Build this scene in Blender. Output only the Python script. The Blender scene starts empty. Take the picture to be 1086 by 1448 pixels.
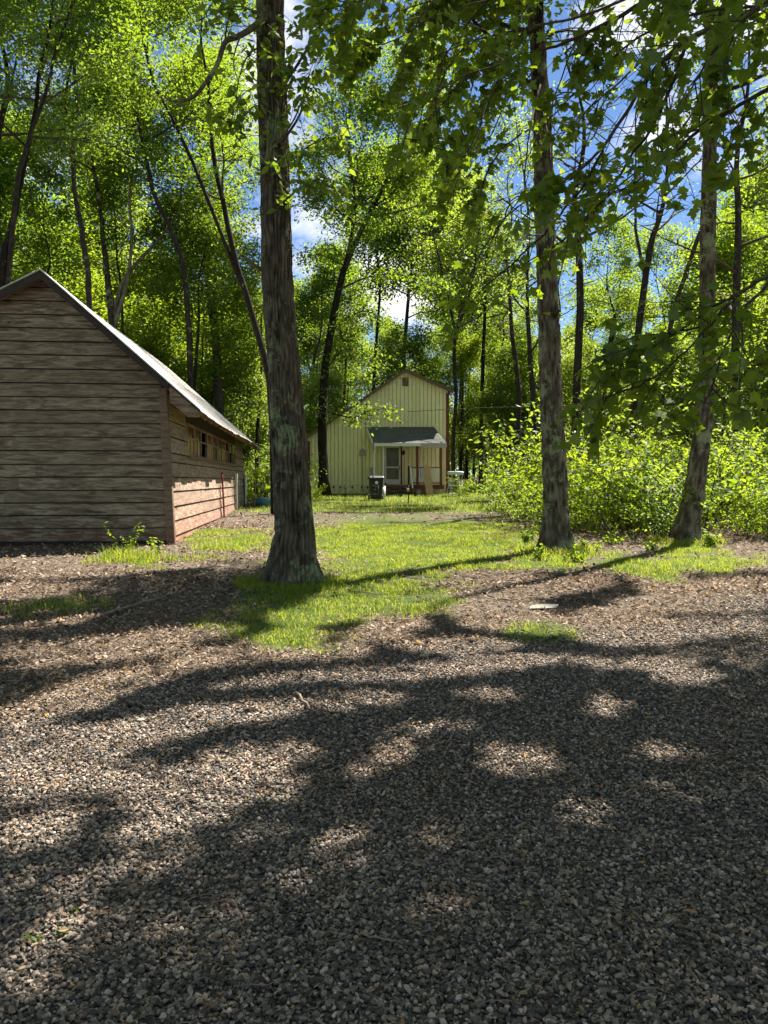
import bpy, math, random
import numpy as np
from mathutils import Vector, Matrix

# ------------------------------------------------------------------ camera, sky, sun, exposure
sc = bpy.context.scene
C = bpy.context.collection
F_PX, CX, HY, EYE = 1046.0, 543.0, 680.0, 1.5       # focal length in photo pixels, principal column, horizon row
cam_d = bpy.data.cameras.new('camera'); cam = bpy.data.objects.new('camera', cam_d); C.objects.link(cam)
cam.location = (0, 0, EYE); cam.rotation_euler = (math.radians(90), 0, 0)
cam_d.sensor_fit = 'VERTICAL'; cam_d.sensor_height = 36; cam_d.sensor_width = 27
cam_d.lens = 36 * F_PX / 1448; cam_d.shift_y = -(724 - HY) / 1448
cam_d.clip_start = 0.05; cam_d.clip_end = 3000
sc.camera = cam
SUN_EL, SUN_AZ = math.radians(58), math.atan2(.65, .76)          # azimuth from +Y toward +X
SUN = np.array([math.sin(SUN_AZ)*math.cos(SUN_EL), math.cos(SUN_AZ)*math.cos(SUN_EL), math.sin(SUN_EL)])
sd = bpy.data.lights.new('sun', 'SUN'); so = bpy.data.objects.new('sun', sd); C.objects.link(so)
sd.energy = 5.0; sd.angle = math.radians(.53); sd.color = (1.0, .93, .82)
so.rotation_euler = Vector(-SUN).to_track_quat('-Z', 'Y').to_euler(); so.location = tuple(SUN*60)
w = bpy.data.worlds.new('World'); sc.world = w; w.use_nodes = True
nt = w.node_tree; nt.nodes.clear()
out = nt.nodes.new('ShaderNodeOutputWorld'); bg = nt.nodes.new('ShaderNodeBackground')
sky = nt.nodes.new('ShaderNodeTexSky'); sky.sky_type = 'NISHITA'; sky.sun_disc = False
sky.sun_elevation = SUN_EL; sky.sun_rotation = SUN_AZ; sky.air_density = .8; sky.dust_density = 0; sky.ozone_density = 6.0
bg.inputs['Strength'].default_value = .05
tc = nt.nodes.new('ShaderNodeTexCoord'); mp = nt.nodes.new('ShaderNodeMapping'); mp.inputs['Scale'].default_value = (1, 1, 1.8)
nz = nt.nodes.new('ShaderNodeTexNoise'); nz.inputs['Scale'].default_value = 3.2; nz.inputs['Detail'].default_value = 7; nz.inputs['Roughness'].default_value = .6
rp = nt.nodes.new('ShaderNodeValToRGB'); rp.color_ramp.elements[0].position = .51; rp.color_ramp.elements[1].position = .66
mx = nt.nodes.new('ShaderNodeMix'); mx.data_type = 'RGBA'
mx.inputs['B'].default_value = (9.5, 9.1, 8.6, 1)
nt.links.new(tc.outputs['Generated'], mp.inputs[0]); nt.links.new(mp.outputs[0], nz.inputs['Vector'])
nt.links.new(nz.outputs['Fac'], rp.inputs[0]); nt.links.new(rp.outputs[0], mx.inputs['Factor'])
nt.links.new(sky.outputs[0], mx.inputs['A']); nt.links.new(mx.outputs['Result'], bg.inputs['Color']); nt.links.new(bg.outputs[0], out.inputs[0])
sc.view_settings.view_transform = 'Standard'; sc.view_settings.look = 'None'
sc.view_settings.exposure = 1.8; sc.view_settings.gamma = 1
cy = sc.cycles
cy.max_bounces = 7; cy.diffuse_bounces = 4; cy.transmission_bounces = 5; cy.glossy_bounces = 2; cy.transparent_max_bounces = 4
cy.use_denoising = True; cy.sample_clamp_indirect = 6; cy.caustics_reflective = False; cy.caustics_refractive = False

rng = np.random.default_rng(11); random.seed(11)
PI = math.pi

# ------------------------------------------------------------------ noise, terrain, placing
PERM = np.random.default_rng(5).random((256, 256))
def vn(x, y, px=None):
    """smooth value noise on numpy arrays; px = period in x"""
    xi = np.floor(x).astype(int); yi = np.floor(y).astype(int); fx = x-xi; fy = y-yi
    fx = fx*fx*(3-2*fx); fy = fy*fy*(3-2*fy)
    w_ = (lambda a: a % px) if px else (lambda a: a & 255)
    a = PERM[w_(xi) & 255, yi & 255]; b = PERM[w_(xi+1) & 255, yi & 255]
    c = PERM[w_(xi) & 255, (yi+1) & 255]; d = PERM[w_(xi+1) & 255, (yi+1) & 255]
    return (a*(1-fx)+b*fx)*(1-fy)+(c*(1-fx)+d*fx)*fy
def fbm(x, y, n=3):
    s = 0; a = .5; t = 0
    for k in range(n):
        s = s + a*vn(x*2**k+17.3*k, y*2**k+9.1*k); t += a; a *= .5
    return s/t
def zg(x, y):
    x = np.asarray(x, float); y = np.asarray(y, float)
    base = .02*np.clip(y-3, 0, 120)
    far = .03*np.clip(np.abs(x)-14, 0, 60)
    return base + far*.3 + .05*(fbm(x*.35+40, y*.35+40)-.5)*np.clip((y-4)/6, 0, 1) + .018*(fbm(x*1.3+90, y*1.3+60)-.5)
def gz(x, y): return float(zg(np.array([x]), np.array([y]))[0])
def at(px, py, Y): return np.array([(px-CX)/F_PX*Y, Y, EYE+(HY-py)/F_PX*Y])
def proj(x, y, z):
    yy = np.maximum(y, .3)
    return CX+F_PX*x/yy, HY-F_PX*(z-EYE)/yy
def gpt(px, py):
    D = 1.56/((py-HY)/F_PX+.02); x = (px-CX)/F_PX*D
    return x, D
def ell(px, py, cx, cy, rx, ry, rot=0):
    c, s = math.cos(math.radians(rot)), math.sin(math.radians(rot))
    u = (px-cx)*c-(py-cy)*s; v = (px-cx)*s+(py-cy)*c
    return 1-np.sqrt((u/rx)**2+(v/ry)**2)
# where the crowns leave gaps, so that sun reaches the ground: spots on the ground (seen from the eye point, rot counter-clockwise)
GAPS = [(120,803,120,8,4),(20,838,80,6,4),(40,884,80,6,6),(70,917,90,5,8),(330,928,110,10,8),(170,965,120,10,12),(450,925,70,8,0),
 (80,1000,120,14,14),(60,1085,110,40,12),(215,1035,110,16,12),(500,995,65,8,3),(360,1010,70,8,8),(300,1105,130,20,14),(40,1185,80,18,14),
 (330,1080,80,12,10),(250,1165,80,14,18),(480,1190,40,12,20),(390,1125,50,10,10),(560,955,160,6,3),(640,915,80,6,0),
 (730,1080,62,18,-4),(815,1150,24,24,0),(855,1005,22,9,0),(925,1128,16,8,0),(930,1065,40,6,0),(600,1290,20,8,20),(100,1260,40,8,15),
 (830,888,170,7,-2),(700,862,70,9,0),(990,852,100,9,0),(1050,836,70,12,0),(760,830,90,9,4),(840,800,55,8,0),(900,905,80,5,0),(880,870,50,6,0),(1000,890,80,5,0),
 (600,772,180,32,4),(500,790,70,26,0),(520,838,70,13,8),(440,872,50,9,4),(560,862,60,10,8),(400,905,50,8,4),(620,835,60,12,8),(540,893,50,9,8),(690,800,90,14,6),(640,752,180,14,0),(470,748,80,14,0),
 (900,800,60,12,-12),(1000,796,80,9,0),(945,829,36,9,0),(300,762,90,22,0),(350,738,90,14,0),(220,790,60,10,0),(90,1320,60,12,16),(30,1400,50,18,20),(170,1110,60,16,12),(420,1238,34,8,20),(745,1325,26,7,0),(230,902,90,5,6),(610,1185,24,7,10),(520,1090,40,7,8),(690,985,40,5,0),(960,960,40,5,0),(720,938,110,3,2),(890,940,80,3,0),(600,1032,70,3,4),(560,1062,50,4,6),(350,1185,40,8,15),(200,1232,60,6,15),(270,1302,50,6,18),(150,930,110,3,7),(420,965,120,3,5)]
def lit(x, y, z):
    """1 where a leaf at x,y,z would shade a spot that the sun reaches"""
    t = (z-zg(x, y))/SUN[2]
    gx = x-t*SUN[0]; gy = y-t*SUN[1]
    t = (z-zg(gx, gy))/SUN[2]; gx = x-t*SUN[0]; gy = y-t*SUN[1]
    px, py = proj(gx, gy, zg(gx, gy))
    v = np.full(len(x), -9.)
    wob = 16*(fbm(gx*1.6, gy*1.6)-.5); wob2 = 10*(fbm(gx*2.1+30, gy*2.1+5)-.5)
    for cx_, cy_, rx_, ry_, *ro_ in GAPS: v = np.maximum(v, ell(px+wob*2, py+wob2*.6, cx_, cy_, rx_*1.12+10, ry_*1.15+5+(py-750)*.012, *(ro_ or [0])))
    near = np.clip(v*8+.62, 0, 1)*(gy > 1.5)
    far = np.clip((fbm(gx*.22+3, gy*.22+8)-.36)*8, 0, 1)*(gx > -4)*((gy < 26) | ((gx < 5) & (gy < 40)))
    t = (z-4.2)/SUN[2]; hx = x-t*SUN[0]; hy = y-t*SUN[1]; u = hx+4.19+.098*(hy-14.7)     # sun on the shed roof and its side yard
    roof = (u > -2.8)*(u < 3.0)*(hy > 14.2)*(hy < 33)*(z > 4.3)*np.where(u > .6, .7, np.clip((fbm(hx*.5, hy*.3)-.25)*6, 0, 1))
    back = np.clip((fbm(gx*.2+3, gy*.2+8)-.40)*8, 0, 1)*(gx < -4.5)*(gx > -18)*(gy > 28)*(gy < 52)
    roof = np.maximum(roof, back)
    return np.maximum(np.where(gy > 13.5, np.maximum(near, far), near), roof)

# ------------------------------------------------------------------ mesh collector
class MB:
    def __init__(s): s.v = []; s.l = []; s.sz = []; s.r = []; s.n = 0
    def add(s, V, F, r=None):
        V = np.asarray(V, float).reshape(-1, 3); F = np.asarray(F, np.int64)
        s.v.append(V); s.l.append((F+s.n).ravel()); s.sz.append(np.full(F.shape[0], F.shape[1], np.int64))
        s.r.append(np.full(len(V), rng.random()) if r is None else np.broadcast_to(np.asarray(r, float), (len(V),)))
        s.n += len(V); return s
    def box(s, a, b, r=None, M=None):
        x0, y0, z0 = a; x1, y1, z1 = b
        V = np.array([(x0,y0,z0),(x1,y0,z0),(x1,y1,z0),(x0,y1,z0),(x0,y0,z1),(x1,y0,z1),(x1,y1,z1),(x0,y1,z1)], float)
        if M is not None: V = V @ np.array(M.to_3x3()).T+np.array(M.translation)
        return s.add(V, [(3,2,1,0),(4,5,6,7),(0,1,5,4),(1,2,6,5),(2,3,7,6),(3,0,4,7)], r)
    def hexa(s, V8, r=None):
        return s.add(V8, [(3,2,1,0),(4,5,6,7),(0,1,5,4),(1,2,6,5),(2,3,7,6),(3,0,4,7)], r)
    def bar(s, p, q, wd, hd=None, r=None):
        p = Vector(p); q = Vector(q); d = (q-p); L = d.length
        M = Matrix.Translation(p) @ d.to_track_quat('Z', 'Y').to_matrix().to_4x4()
        hd = hd or wd
        return s.box((-wd/2, -hd/2, 0), (wd/2, hd/2, L), r, M)
    def tube(s, P, R, k=6, r=None, cap=True):
        P = np.asarray(P, float); n = len(P); R = np.broadcast_to(np.asarray(R, float), (n,))
        T = np.gradient(P, axis=0); T /= np.linalg.norm(T, axis=1)[:, None]+1e-9
        ref = np.array([1., 0, 0]) if abs(T[0, 0]) < .8 else np.array([0, 1., 0])
        A = np.zeros_like(P); a = ref-T[0]*(ref@T[0])
        for i in range(n):
            a = a-T[i]*(a@T[i]); a /= np.linalg.norm(a)+1e-9; A[i] = a
        B = np.cross(T, A); th = np.arange(k)*2*PI/k
        V = P[:, None]+R[:, None, None]*(np.cos(th)[None, :, None]*A[:, None]+np.sin(th)[None, :, None]*B[:, None])
        i = np.arange(n-1)[:, None]*k; j = np.arange(k)[None]; j2 = (j+1) % k
        F = np.stack([i+j, i+j2, i+k+j2, i+k+j], -1).reshape(-1, 4)
        rv = rng.random() if r is None else r
        s.add(V.reshape(-1, 3), F, rv)
        if cap:
            s.l.append(np.arange(k)[::-1]+s.n-n*k); s.sz.append(np.array([k])); s.l.append(np.arange(k)+s.n-k); s.sz.append(np.array([k]))
        return s
    def poly(s, pts, d, r=None):
        """planar polygon pts extruded by vector d"""
        P = np.asarray(pts, float); n = len(P); V = np.vstack([P, P+np.asarray(d, float)])
        b = s.n; s.v.append(V); s.n += 2*n; s.r.append(np.full(2*n, rng.random() if r is None else r))
        s.l.append(np.arange(n)+b); s.sz.append(np.array([n])); s.l.append(np.arange(n)[::-1]+n+b); s.sz.append(np.array([n]))
        F = np.array([(i+n, (i+1) % n+n, (i+1) % n, i) for i in range(n)])+b
        s.l.append(F.ravel()); s.sz.append(np.full(n, 4)); return s
    def mesh(s, name, mat, smooth=False):
        V = np.concatenate(s.v); L = np.concatenate(s.l); S = np.concatenate(s.sz)
        me = bpy.data.meshes.new(name); me.vertices.add(len(V)); me.vertices.foreach_set('co', V.astype(np.float32).ravel())
        me.loops.add(len(L)); me.loops.foreach_set('vertex_index', L.astype(np.int32))
        me.polygons.add(len(S)); st = np.concatenate([[0], np.cumsum(S)[:-1]])
        me.polygons.foreach_set('loop_start', st.astype(np.int32))
        try: me.polygons.foreach_set('loop_total', S.astype(np.int32))
        except Exception: pass
        me.polygons.foreach_set('use_smooth', np.full(len(S), smooth))
        at_ = me.attributes.new('rnd', 'FLOAT', 'POINT'); at_.data.foreach_set('value', np.concatenate(s.r).astype(np.float32))
        me.update(calc_edges=True); me.materials.append(mat); return me
    def build(s, name, mat, parent=None, smooth=False, loc=None):
        if not s.v: return None
        o = bpy.data.objects.new(name, s.mesh(name, mat, smooth)); C.objects.link(o)
        if parent is not None: o.parent = parent
        if loc is not None: o.location = loc
        return o
def tag(o, label=None, cat=None, group=None, kind=None):
    if label: o['label'] = label
    if cat: o['category'] = cat
    if group: o['group'] = group
    if kind: o['kind'] = kind
    return o
def thing(name, label, cat, loc=(0, 0, 0), rz=0, group=None):
    o = bpy.data.objects.new(name, None); C.objects.link(o); o.empty_display_size = .2
    o.location = tuple(float(c) for c in loc); o.rotation_euler = (0, 0, rz); return tag(o, label, cat, group)
def copy_tree(o, label, loc, rz, s, group=None):
    c = o.copy(); C.objects.link(c); c.location = tuple(float(k) for k in loc); c.rotation_euler = (0, 0, rz); c.scale = (s, s, s*random.uniform(.92, 1.1)); c['label'] = label
    if group: c['group'] = group
    for ch in o.children:
        d = ch.copy(); C.objects.link(d); d.parent = c
    return c
def spline(P, m):
    """Catmull-Rom through rows of P (any width), m samples"""
    P = np.asarray(P, float); n = len(P)
    if n < 3: return P[0]+(P[-1]-P[0])*np.linspace(0, 1, m)[:, None]
    Q = np.vstack([2*P[0]-P[1], P, 2*P[-1]-P[-2]]); t = np.linspace(0, n-1-1e-6, m); i = t.astype(int); f = (t-i)[:, None]
    a, b, c, d = Q[i], Q[i+1], Q[i+2], Q[i+3]
    return .5*(2*b+(c-a)*f+(2*a-5*b+4*c-d)*f*f+(3*b-a-3*c+d)*f**3)

# ------------------------------------------------------------------ materials
class NT:
    def __init__(s, name):
        s.m = bpy.data.materials.new(name); s.m.use_nodes = True; s.t = s.m.node_tree; s.t.nodes.clear()
        s.out = s.t.nodes.new('ShaderNodeOutputMaterial')
    def n(s, typ, ins={}, **kw):
        nd = s.t.nodes.new('ShaderNode'+typ)
        for k, v in kw.items(): setattr(nd, k, v)
        for k, v in ins.items(): s.set(nd.inputs[k], v)
        return nd
    def set(s, sock, v):
        if isinstance(v, bpy.types.NodeSocket): s.t.links.new(v, sock)
        elif hasattr(v, 'outputs'): s.t.links.new(v.outputs[0], sock)
        elif isinstance(v, (tuple, list)) and len(v) == 3 and sock.type == 'RGBA': sock.default_value = (*v, 1)
        else: sock.default_value = v
    def ramp(s, fac, stops, interp='LINEAR'):
        nd = s.t.nodes.new('ShaderNodeValToRGB'); s.set(nd.inputs[0], fac); cr = nd.color_ramp; cr.interpolation = interp
        while len(cr.elements) < len(stops): cr.elements.new(.5)
        for e, (p, c) in zip(cr.elements, stops):
            e.position = p; e.color = (c, c, c, 1) if not isinstance(c, tuple) else (*c, 1)
        return nd.outputs[0]
    def mix(s, f, a, b, mode='MIX'):
        nd = s.t.nodes.new('ShaderNodeMix'); nd.data_type = 'RGBA'; nd.blend_type = mode
        s.set(nd.inputs['Factor'], f); s.set(nd.inputs['A'], a); s.set(nd.inputs['B'], b); return nd.outputs['Result']
    def math(s, op, a, b=0.):
        nd = s.t.nodes.new('ShaderNodeMath'); nd.operation = op; s.set(nd.inputs[0], a); s.set(nd.inputs[1], b); return nd.outputs[0]
    def noise(s, scale, vec=None, detail=4, rough=.55, stretch=None, dist=0):
        v = vec if vec is not None else s.obj()
        if stretch:
            v = s.n('Mapping', {'Vector': v, 'Scale': stretch}).outputs[0]
        return s.n('TexNoise', {'Vector': v, 'Scale': scale, 'Detail': detail, 'Roughness': rough, 'Distortion': dist}).outputs['Fac']
    def obj(s): return s.n('TexCoord').outputs['Object']
    def attr(s, a): return s.n('Attribute', attribute_name=a).outputs['Fac']
    def bump(s, h, strength=.5, dist=.02): return s.n('Bump', {'Height': h, 'Strength': strength, 'Distance': dist}).outputs[0]
    def pbr(s, col, rough=.8, normal=None, spec=.3, metal=0., **kw):
        p = s.n('BsdfPrincipled', {'Base Color': col, 'Roughness': rough, 'Specular IOR Level': spec, 'Metallic': metal})
        if normal is not None: s.set(p.inputs['Normal'], normal)
        for k, v in kw.items(): s.set(p.inputs[k.replace('_', ' ')], v)
        s.t.links.new(p.outputs[0], s.out.inputs[0]); return s.m
    def off(s):
        """object coordinates shifted by each board's own random number"""
        r = s.attr('rnd'); a = s.n('CombineXYZ', {0: s.math('MULTIPLY', r, 37.), 1: s.math('MULTIPLY', r, 91.), 2: s.math('MULTIPLY', r, 53.)}).outputs[0]
        return s.n('VectorMath', {0: s.obj(), 1: a}, operation='ADD').outputs[0]
def leaf_mat(name, d0, d1, t0, t1, tr=.5, gloss=.035):
    m = NT(name); r = m.attr('rnd')
    r2 = m.math('ADD', m.math('MULTIPLY', r, .75), m.math('MULTIPLY', m.n('ObjectInfo').outputs['Random'], .25))
    dc = m.ramp(r2, [(0, d0), (1, d1)]); tcx = m.ramp(r2, [(0, t0), (1, t1)])
    a = m.n('BsdfDiffuse', {'Color': dc}); b = m.n('BsdfTranslucent', {'Color': tcx})
    s1 = m.n('MixShader', {0: tr, 1: a, 2: b}); g = m.n('BsdfGlossy', {'Color': (.9, .95, .9), 'Roughness': .5})
    s2 = m.n('MixShader', {0: gloss, 1: s1, 2: g}); m.t.links.new(s2.outputs[0], m.out.inputs[0]); return m.m
M = {}
M['leaf'] = leaf_mat('leaf_green', (.034,.075,.009), (.090,.145,.020), (.15,.29,.010), (.43,.54,.03), .51)
M['leaf_far'] = leaf_mat('leaf_far', (.040,.085,.012), (.11,.165,.028), (.19,.33,.018), (.50,.58,.055), .53)
M['leaf_deep'] = leaf_mat('leaf_deep', (.030,.068,.010), (.075,.130,.022), (.16,.31,.014), (.38,.52,.035), .5)
M['leaf_maple'] = leaf_mat('leaf_maple', (.036,.072,.008), (.075,.125,.012), (.20,.32,.008), (.40,.50,.015), .48, .03)
M['leaf_shrub'] = leaf_mat('leaf_shrub', (.035,.075,.009), (.10,.16,.02), (.22,.38,.010), (.52,.60,.03), .52, .02)
M['grass'] = leaf_mat('grass_blade', (.05,.105,.010), (.16,.215,.03), (.27,.43,.012), (.66,.63,.07), .48, .02)
def bark(name, c0, c1, c2, lich=.5, sc_=14., lcol=(.19,.23,.11)):
    m = NT(name); o = m.obj()
    f = m.noise(sc_, o, 6, .7, (1, 1, .34), .4); f = m.math('ADD', m.math('MULTIPLY', f, .7), m.math('MULTIPLY', m.attr('rnd'), .3)); f2 = m.noise(3.3, o, 3)
    col = m.ramp(f, [(.32, c0), (.5, c1), (.68, c2)])
    ln = m.noise(2.6, o, 6, .72); lf = m.noise(30, o, 3)
    lm = m.ramp(m.math('ADD', ln, m.math('MULTIPLY', lf, .16)), [(.70-.08*lich, 0.), (.78-.08*lich, 1.)])
    col = m.mix(m.math('MULTIPLY', lm, .85), col, lcol)
    h = m.math('ADD', m.noise(sc_*2.2, o, 5, .6, (1, 1, .22), .5), m.math('MULTIPLY', lf, .4))
    return m.pbr(col, .95, m.bump(h, .9, .02), .1)
M['bark_oak'] = bark('bark_furrowed', (.032,.026,.019), (.095,.078,.056), (.165,.135,.095), 1.12, lcol=(.25,.29,.16))
M['bark_maple'] = bark('bark_plated', (.035,.028,.022), (.10,.082,.060), (.23,.195,.15), 1.15, 11, (.28,.31,.18))
M['bark_grey'] = bark('bark_grey', (.014,.012,.009), (.033,.027,.021), (.07,.058,.046), .4, 12)
M['twig'] = bark('bark_twig', (.035,.028,.022), (.065,.052,.040), (.10,.08,.06), .1, 20)
def plain(name, col, rough=.6, var=.25, scale=6., spec=.3, metal=0., bump=0.):
    m = NT(name); f = m.noise(scale, None, 5, .6)
    c = m.mix(m.ramp(f, [(.3, 0.), (.7, 1.)]), tuple(x*(1-var) for x in col), tuple(min(1, x*(1+var*.6)) for x in col))
    return m.pbr(c, rough, m.bump(m.noise(scale*12), bump, .01) if bump else None, spec, metal)

# ground: sheet coloured by kind of cover (attributes painted per vertex from the zones below)
m = NT('ground'); o = m.obj()
vor = m.n('TexVoronoi', {'Vector': o, 'Scale': 48., 'Randomness': 1.}); vd = vor.outputs['Distance']; vcs = m.n('SeparateColor', {0: vor.outputs['Color']}).outputs[0]
grav = m.ramp(vcs, [(0, (.045,.042,.039)), (.5, (.12,.11,.10)), (.85, (.20,.185,.165)), (1, (.28,.255,.22))])
lt = m.noise(24, o, 5, .7, None, 1.5); soil = m.ramp(lt, [(.3, (.055,.038,.026)), (.5, (.135,.108,.082)), (.68, (.25,.205,.16))])
gs = m.ramp(m.noise(9, o, 5, .7), [(.3, (.04,.07,.010)), (.7, (.11,.15,.024))])
col = m.mix(m.attr('gravel'), soil, grav); col = m.mix(m.attr('grass'), col, gs)
hh = m.math('ADD', m.math('MULTIPLY', m.math('SUBTRACT', 1., vd), 1.), m.math('MULTIPLY', lt, .9))
M['ground'] = m.pbr(col, .95, m.bump(hh, 1., .025), .15)
m = NT('pebbles'); r = m.attr('rnd'); f = m.noise(70, None, 3)
col = m.ramp(r, [(0, (.035,.033,.031)), (.35, (.088,.077,.066)), (.6, (.185,.158,.132)), (.75, (.30,.255,.215)), (.9, (.46,.34,.255)), (1, (.68,.56,.48))])
M['pebble'] = m.pbr(m.mix(m.math('MULTIPLY', f, .5), col, (.10,.09,.075)), .75, m.bump(m.noise(160), .4, .004), .3)
m = NT('dry_leaf'); r = m.attr('rnd'); col = m.ramp(r, [(0, (.06,.040,.028)), (.3, (.18,.125,.088)), (.6, (.27,.208,.160)), (.85, (.44,.36,.29)), (.97, (.34,.22,.12)), (1, (.40,.25,.07))])
a = m.n('BsdfDiffuse', {'Color': col}); b = m.n('BsdfTranslucent', {'Color': col}); s1 = m.n('MixShader', {0: .2, 1: a, 2: b}); m.t.links.new(s1.outputs[0], m.out.inputs[0]); M['litter'] = m.m

# weathered boards; axis 0 = boards run along x, 1 = along y
def boards(name, axis, dark, mid, light, red, red_h):
    m = NT(name); o = m.off(); st = (1.0, 7, 7) if axis == 0 else (7, 1.0, 7)
    f = m.noise(2.2, o, 7, .62, st, .9); fine = m.noise(9, o, 5, .7, st)
    col = m.ramp(f, [(.33, dark), (.47, mid), (.62, light)])
    col = m.mix(m.ramp(fine, [(.35, .55), (.6, 0.)]), col, tuple(c*.45 for c in mid))
    kst = (2.2, 7, 7) if axis == 0 else (7, 2.2, 7)
    kv = m.n('TexVoronoi', {'Vector': m.n('Mapping', {'Vector': o, 'Scale': kst}).outputs[0], 'Scale': .75}); kd = m.math('ADD', kv.outputs['Distance'], m.math('MULTIPLY', m.noise(14, o, 3), .22))
    km = m.ramp(m.noise(1.1, o, 2, .5, (1, 3, 3)), [(.45, 0.), (.62, .9)])
    col = m.mix(m.math('MULTIPLY', m.ramp(kd, [(.16, .85), (.36, 0.)]), km), col, tuple(c*.4 for c in dark))
    z = m.n('SeparateXYZ', {0: m.obj()}).outputs['Z']
    rn = m.noise(3.2, o, 7, .75, (1.2, 4, 6) if axis == 0 else (4, 1.2, 6), .6)
    hz = m.n('MapRange', {'Value': z, 'From Min': red_h[0], 'From Max': red_h[1], 'To Min': .13, 'To Max': -.22}).outputs[0]
    rm = m.ramp(m.math('ADD', rn, hz), [(.54, 0.), (.62, 1.)])
    col = m.mix(m.math('MULTIPLY', rm, .8), col, red)
    col = m.mix(m.math('MULTIPLY', m.attr('rnd'), .5), col, tuple(c*.62 for c in mid))
    return m.pbr(col, .88, m.bump(m.math('ADD', f, m.math('MULTIPLY', fine, .6)), .55, .012), .15)
M['gable'] = boards('weathered_boards', 0, (.055,.040,.026), (.215,.170,.115), (.43,.365,.265), (.13,.045,.030), (.0, 1.5))
M['side'] = boards('faded_red_boards', 1, (.16,.10,.072), (.34,.235,.175), (.50,.39,.31), (.31,.135,.09), (.0, 1.6))
M['trim_wood'] = boards('trim_wood', 0, (.09,.062,.042), (.21,.15,.105), (.33,.255,.19), (.17,.065,.04), (.0, 2.0))
M['raw_wood'] = plain('raw_wood', (.34,.20,.11), .8, .35, 5)
m = NT('roof_metal'); f = m.noise(1.6, None, 7, .7, (1, .3, 1)); f2 = m.noise(11, None, 5, .7)
col = m.ramp(f, [(.3, (.30,.29,.28)), (.6, (.50,.49,.475)), (.8, (.62,.61,.59))]); col = m.mix(m.ramp(f2, [(.58, 0.), (.72, .6)]), col, (.19,.15,.12))
M['roof_metal'] = m.pbr(col, .62, m.bump(f2, .3, .01), .4, .25)
M['dark_wood'] = plain('dark_wood', (.045,.036,.030), .85, .4, 8)
m = NT('old_glass'); M['glass'] = m.pbr(m.ramp(m.noise(1.7), [(.35, (.020,.017,.013)), (.65, (.07,.055,.03))]), .12, None, .6)
M['amber_reflection'] = plain('amber_reflection_glass', (.42,.30,.12), .25, .3, 2.5, .6)  # amber reflection painted into the base colour of the shed panes
m = NT('yellow_siding'); f = m.noise(1.1, m.off(), 6, .65, (1, 1, .35)); col = m.ramp(f, [(.3, (.84,.76,.38)), (.6, (.92,.85,.48)), (.8, (.94,.89,.57))])
dirt = m.ramp(m.math('ADD', m.noise(2.4, None, 6, .7), m.n('MapRange', {'Value': m.n('SeparateXYZ', {0: m.obj()}).outputs['Z'], 'From Min': 0., 'From Max': 1.6, 'To Min': .2, 'To Max': -.15}).outputs[0]), [(.6, 0.), (.9, .45)])
M['yellow'] = m.pbr(m.mix(dirt, col, (.36,.37,.15)), .7, m.bump(m.noise(30, None, 4, .6, (1, 1, .1)), .25, .006), .25)
M['maroon'] = plain('maroon_paint', (.155,.040,.028), .55, .3, 5)
M['brown_trim'] = plain('brown_trim', (.17,.105,.075), .7, .3, 5)
M['white'] = plain('white_paint', (.74,.72,.66), .5, .12, 4)
M['grey_paint'] = plain('grey_board', (.42,.37,.31), .7, .2, 5)
m = NT('shingles'); br = m.n('TexBrick', {'Vector': m.obj(), 'Color1': (.075,.080,.075), 'Color2': (.12,.125,.115), 'Mortar': (.03,.03,.03), 'Scale': 1., 'Mortar Size': .008, 'Brick Width': .33, 'Row Height': .14})
M['shingle'] = m.pbr(m.mix(m.math('MULTIPLY', m.noise(60), .4), br.outputs[0], (.16,.16,.145)), .92, m.bump(m.noise(120), .5, .01), .15)
M['door_glass'] = plain('door_glass', (.13,.12,.05), .2, .5, 2.5, .2)
M['black_plastic'] = plain('black_plastic', (.016,.017,.018), .42, .3, 3, .4)
M['iron'] = plain('black_iron', (.025,.022,.020), .6, .4, 20)
M['plywood'] = plain('plywood', (.50,.32,.16), .75, .2, 3)
M['concrete'] = plain('concrete_block', (.42,.41,.39), .9, .25, 6, .2, 0, .3)
M['grey_metal'] = plain('grey_metal', (.36,.36,.35), .5, .2, 4, .4)
M['blue_plastic'] = plain('blue_plastic', (.10,.23,.30), .5, .3, 4)
M['rust'] = plain('rusty_red', (.24,.065,.04), .75, .4, 14)
M['stick'] = plain('dead_wood', (.24,.19,.145), .9, .35, 14, .1)
M['paper'] = plain('pale_card', (.22,.215,.195), .85, .3, 9)
M['wire'] = plain('cable', (.10,.09,.08), .6, .2, 6)
M['bulb_white'] = plain('white_enamel', (.72,.76,.80), .4, .1, 3)

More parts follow.
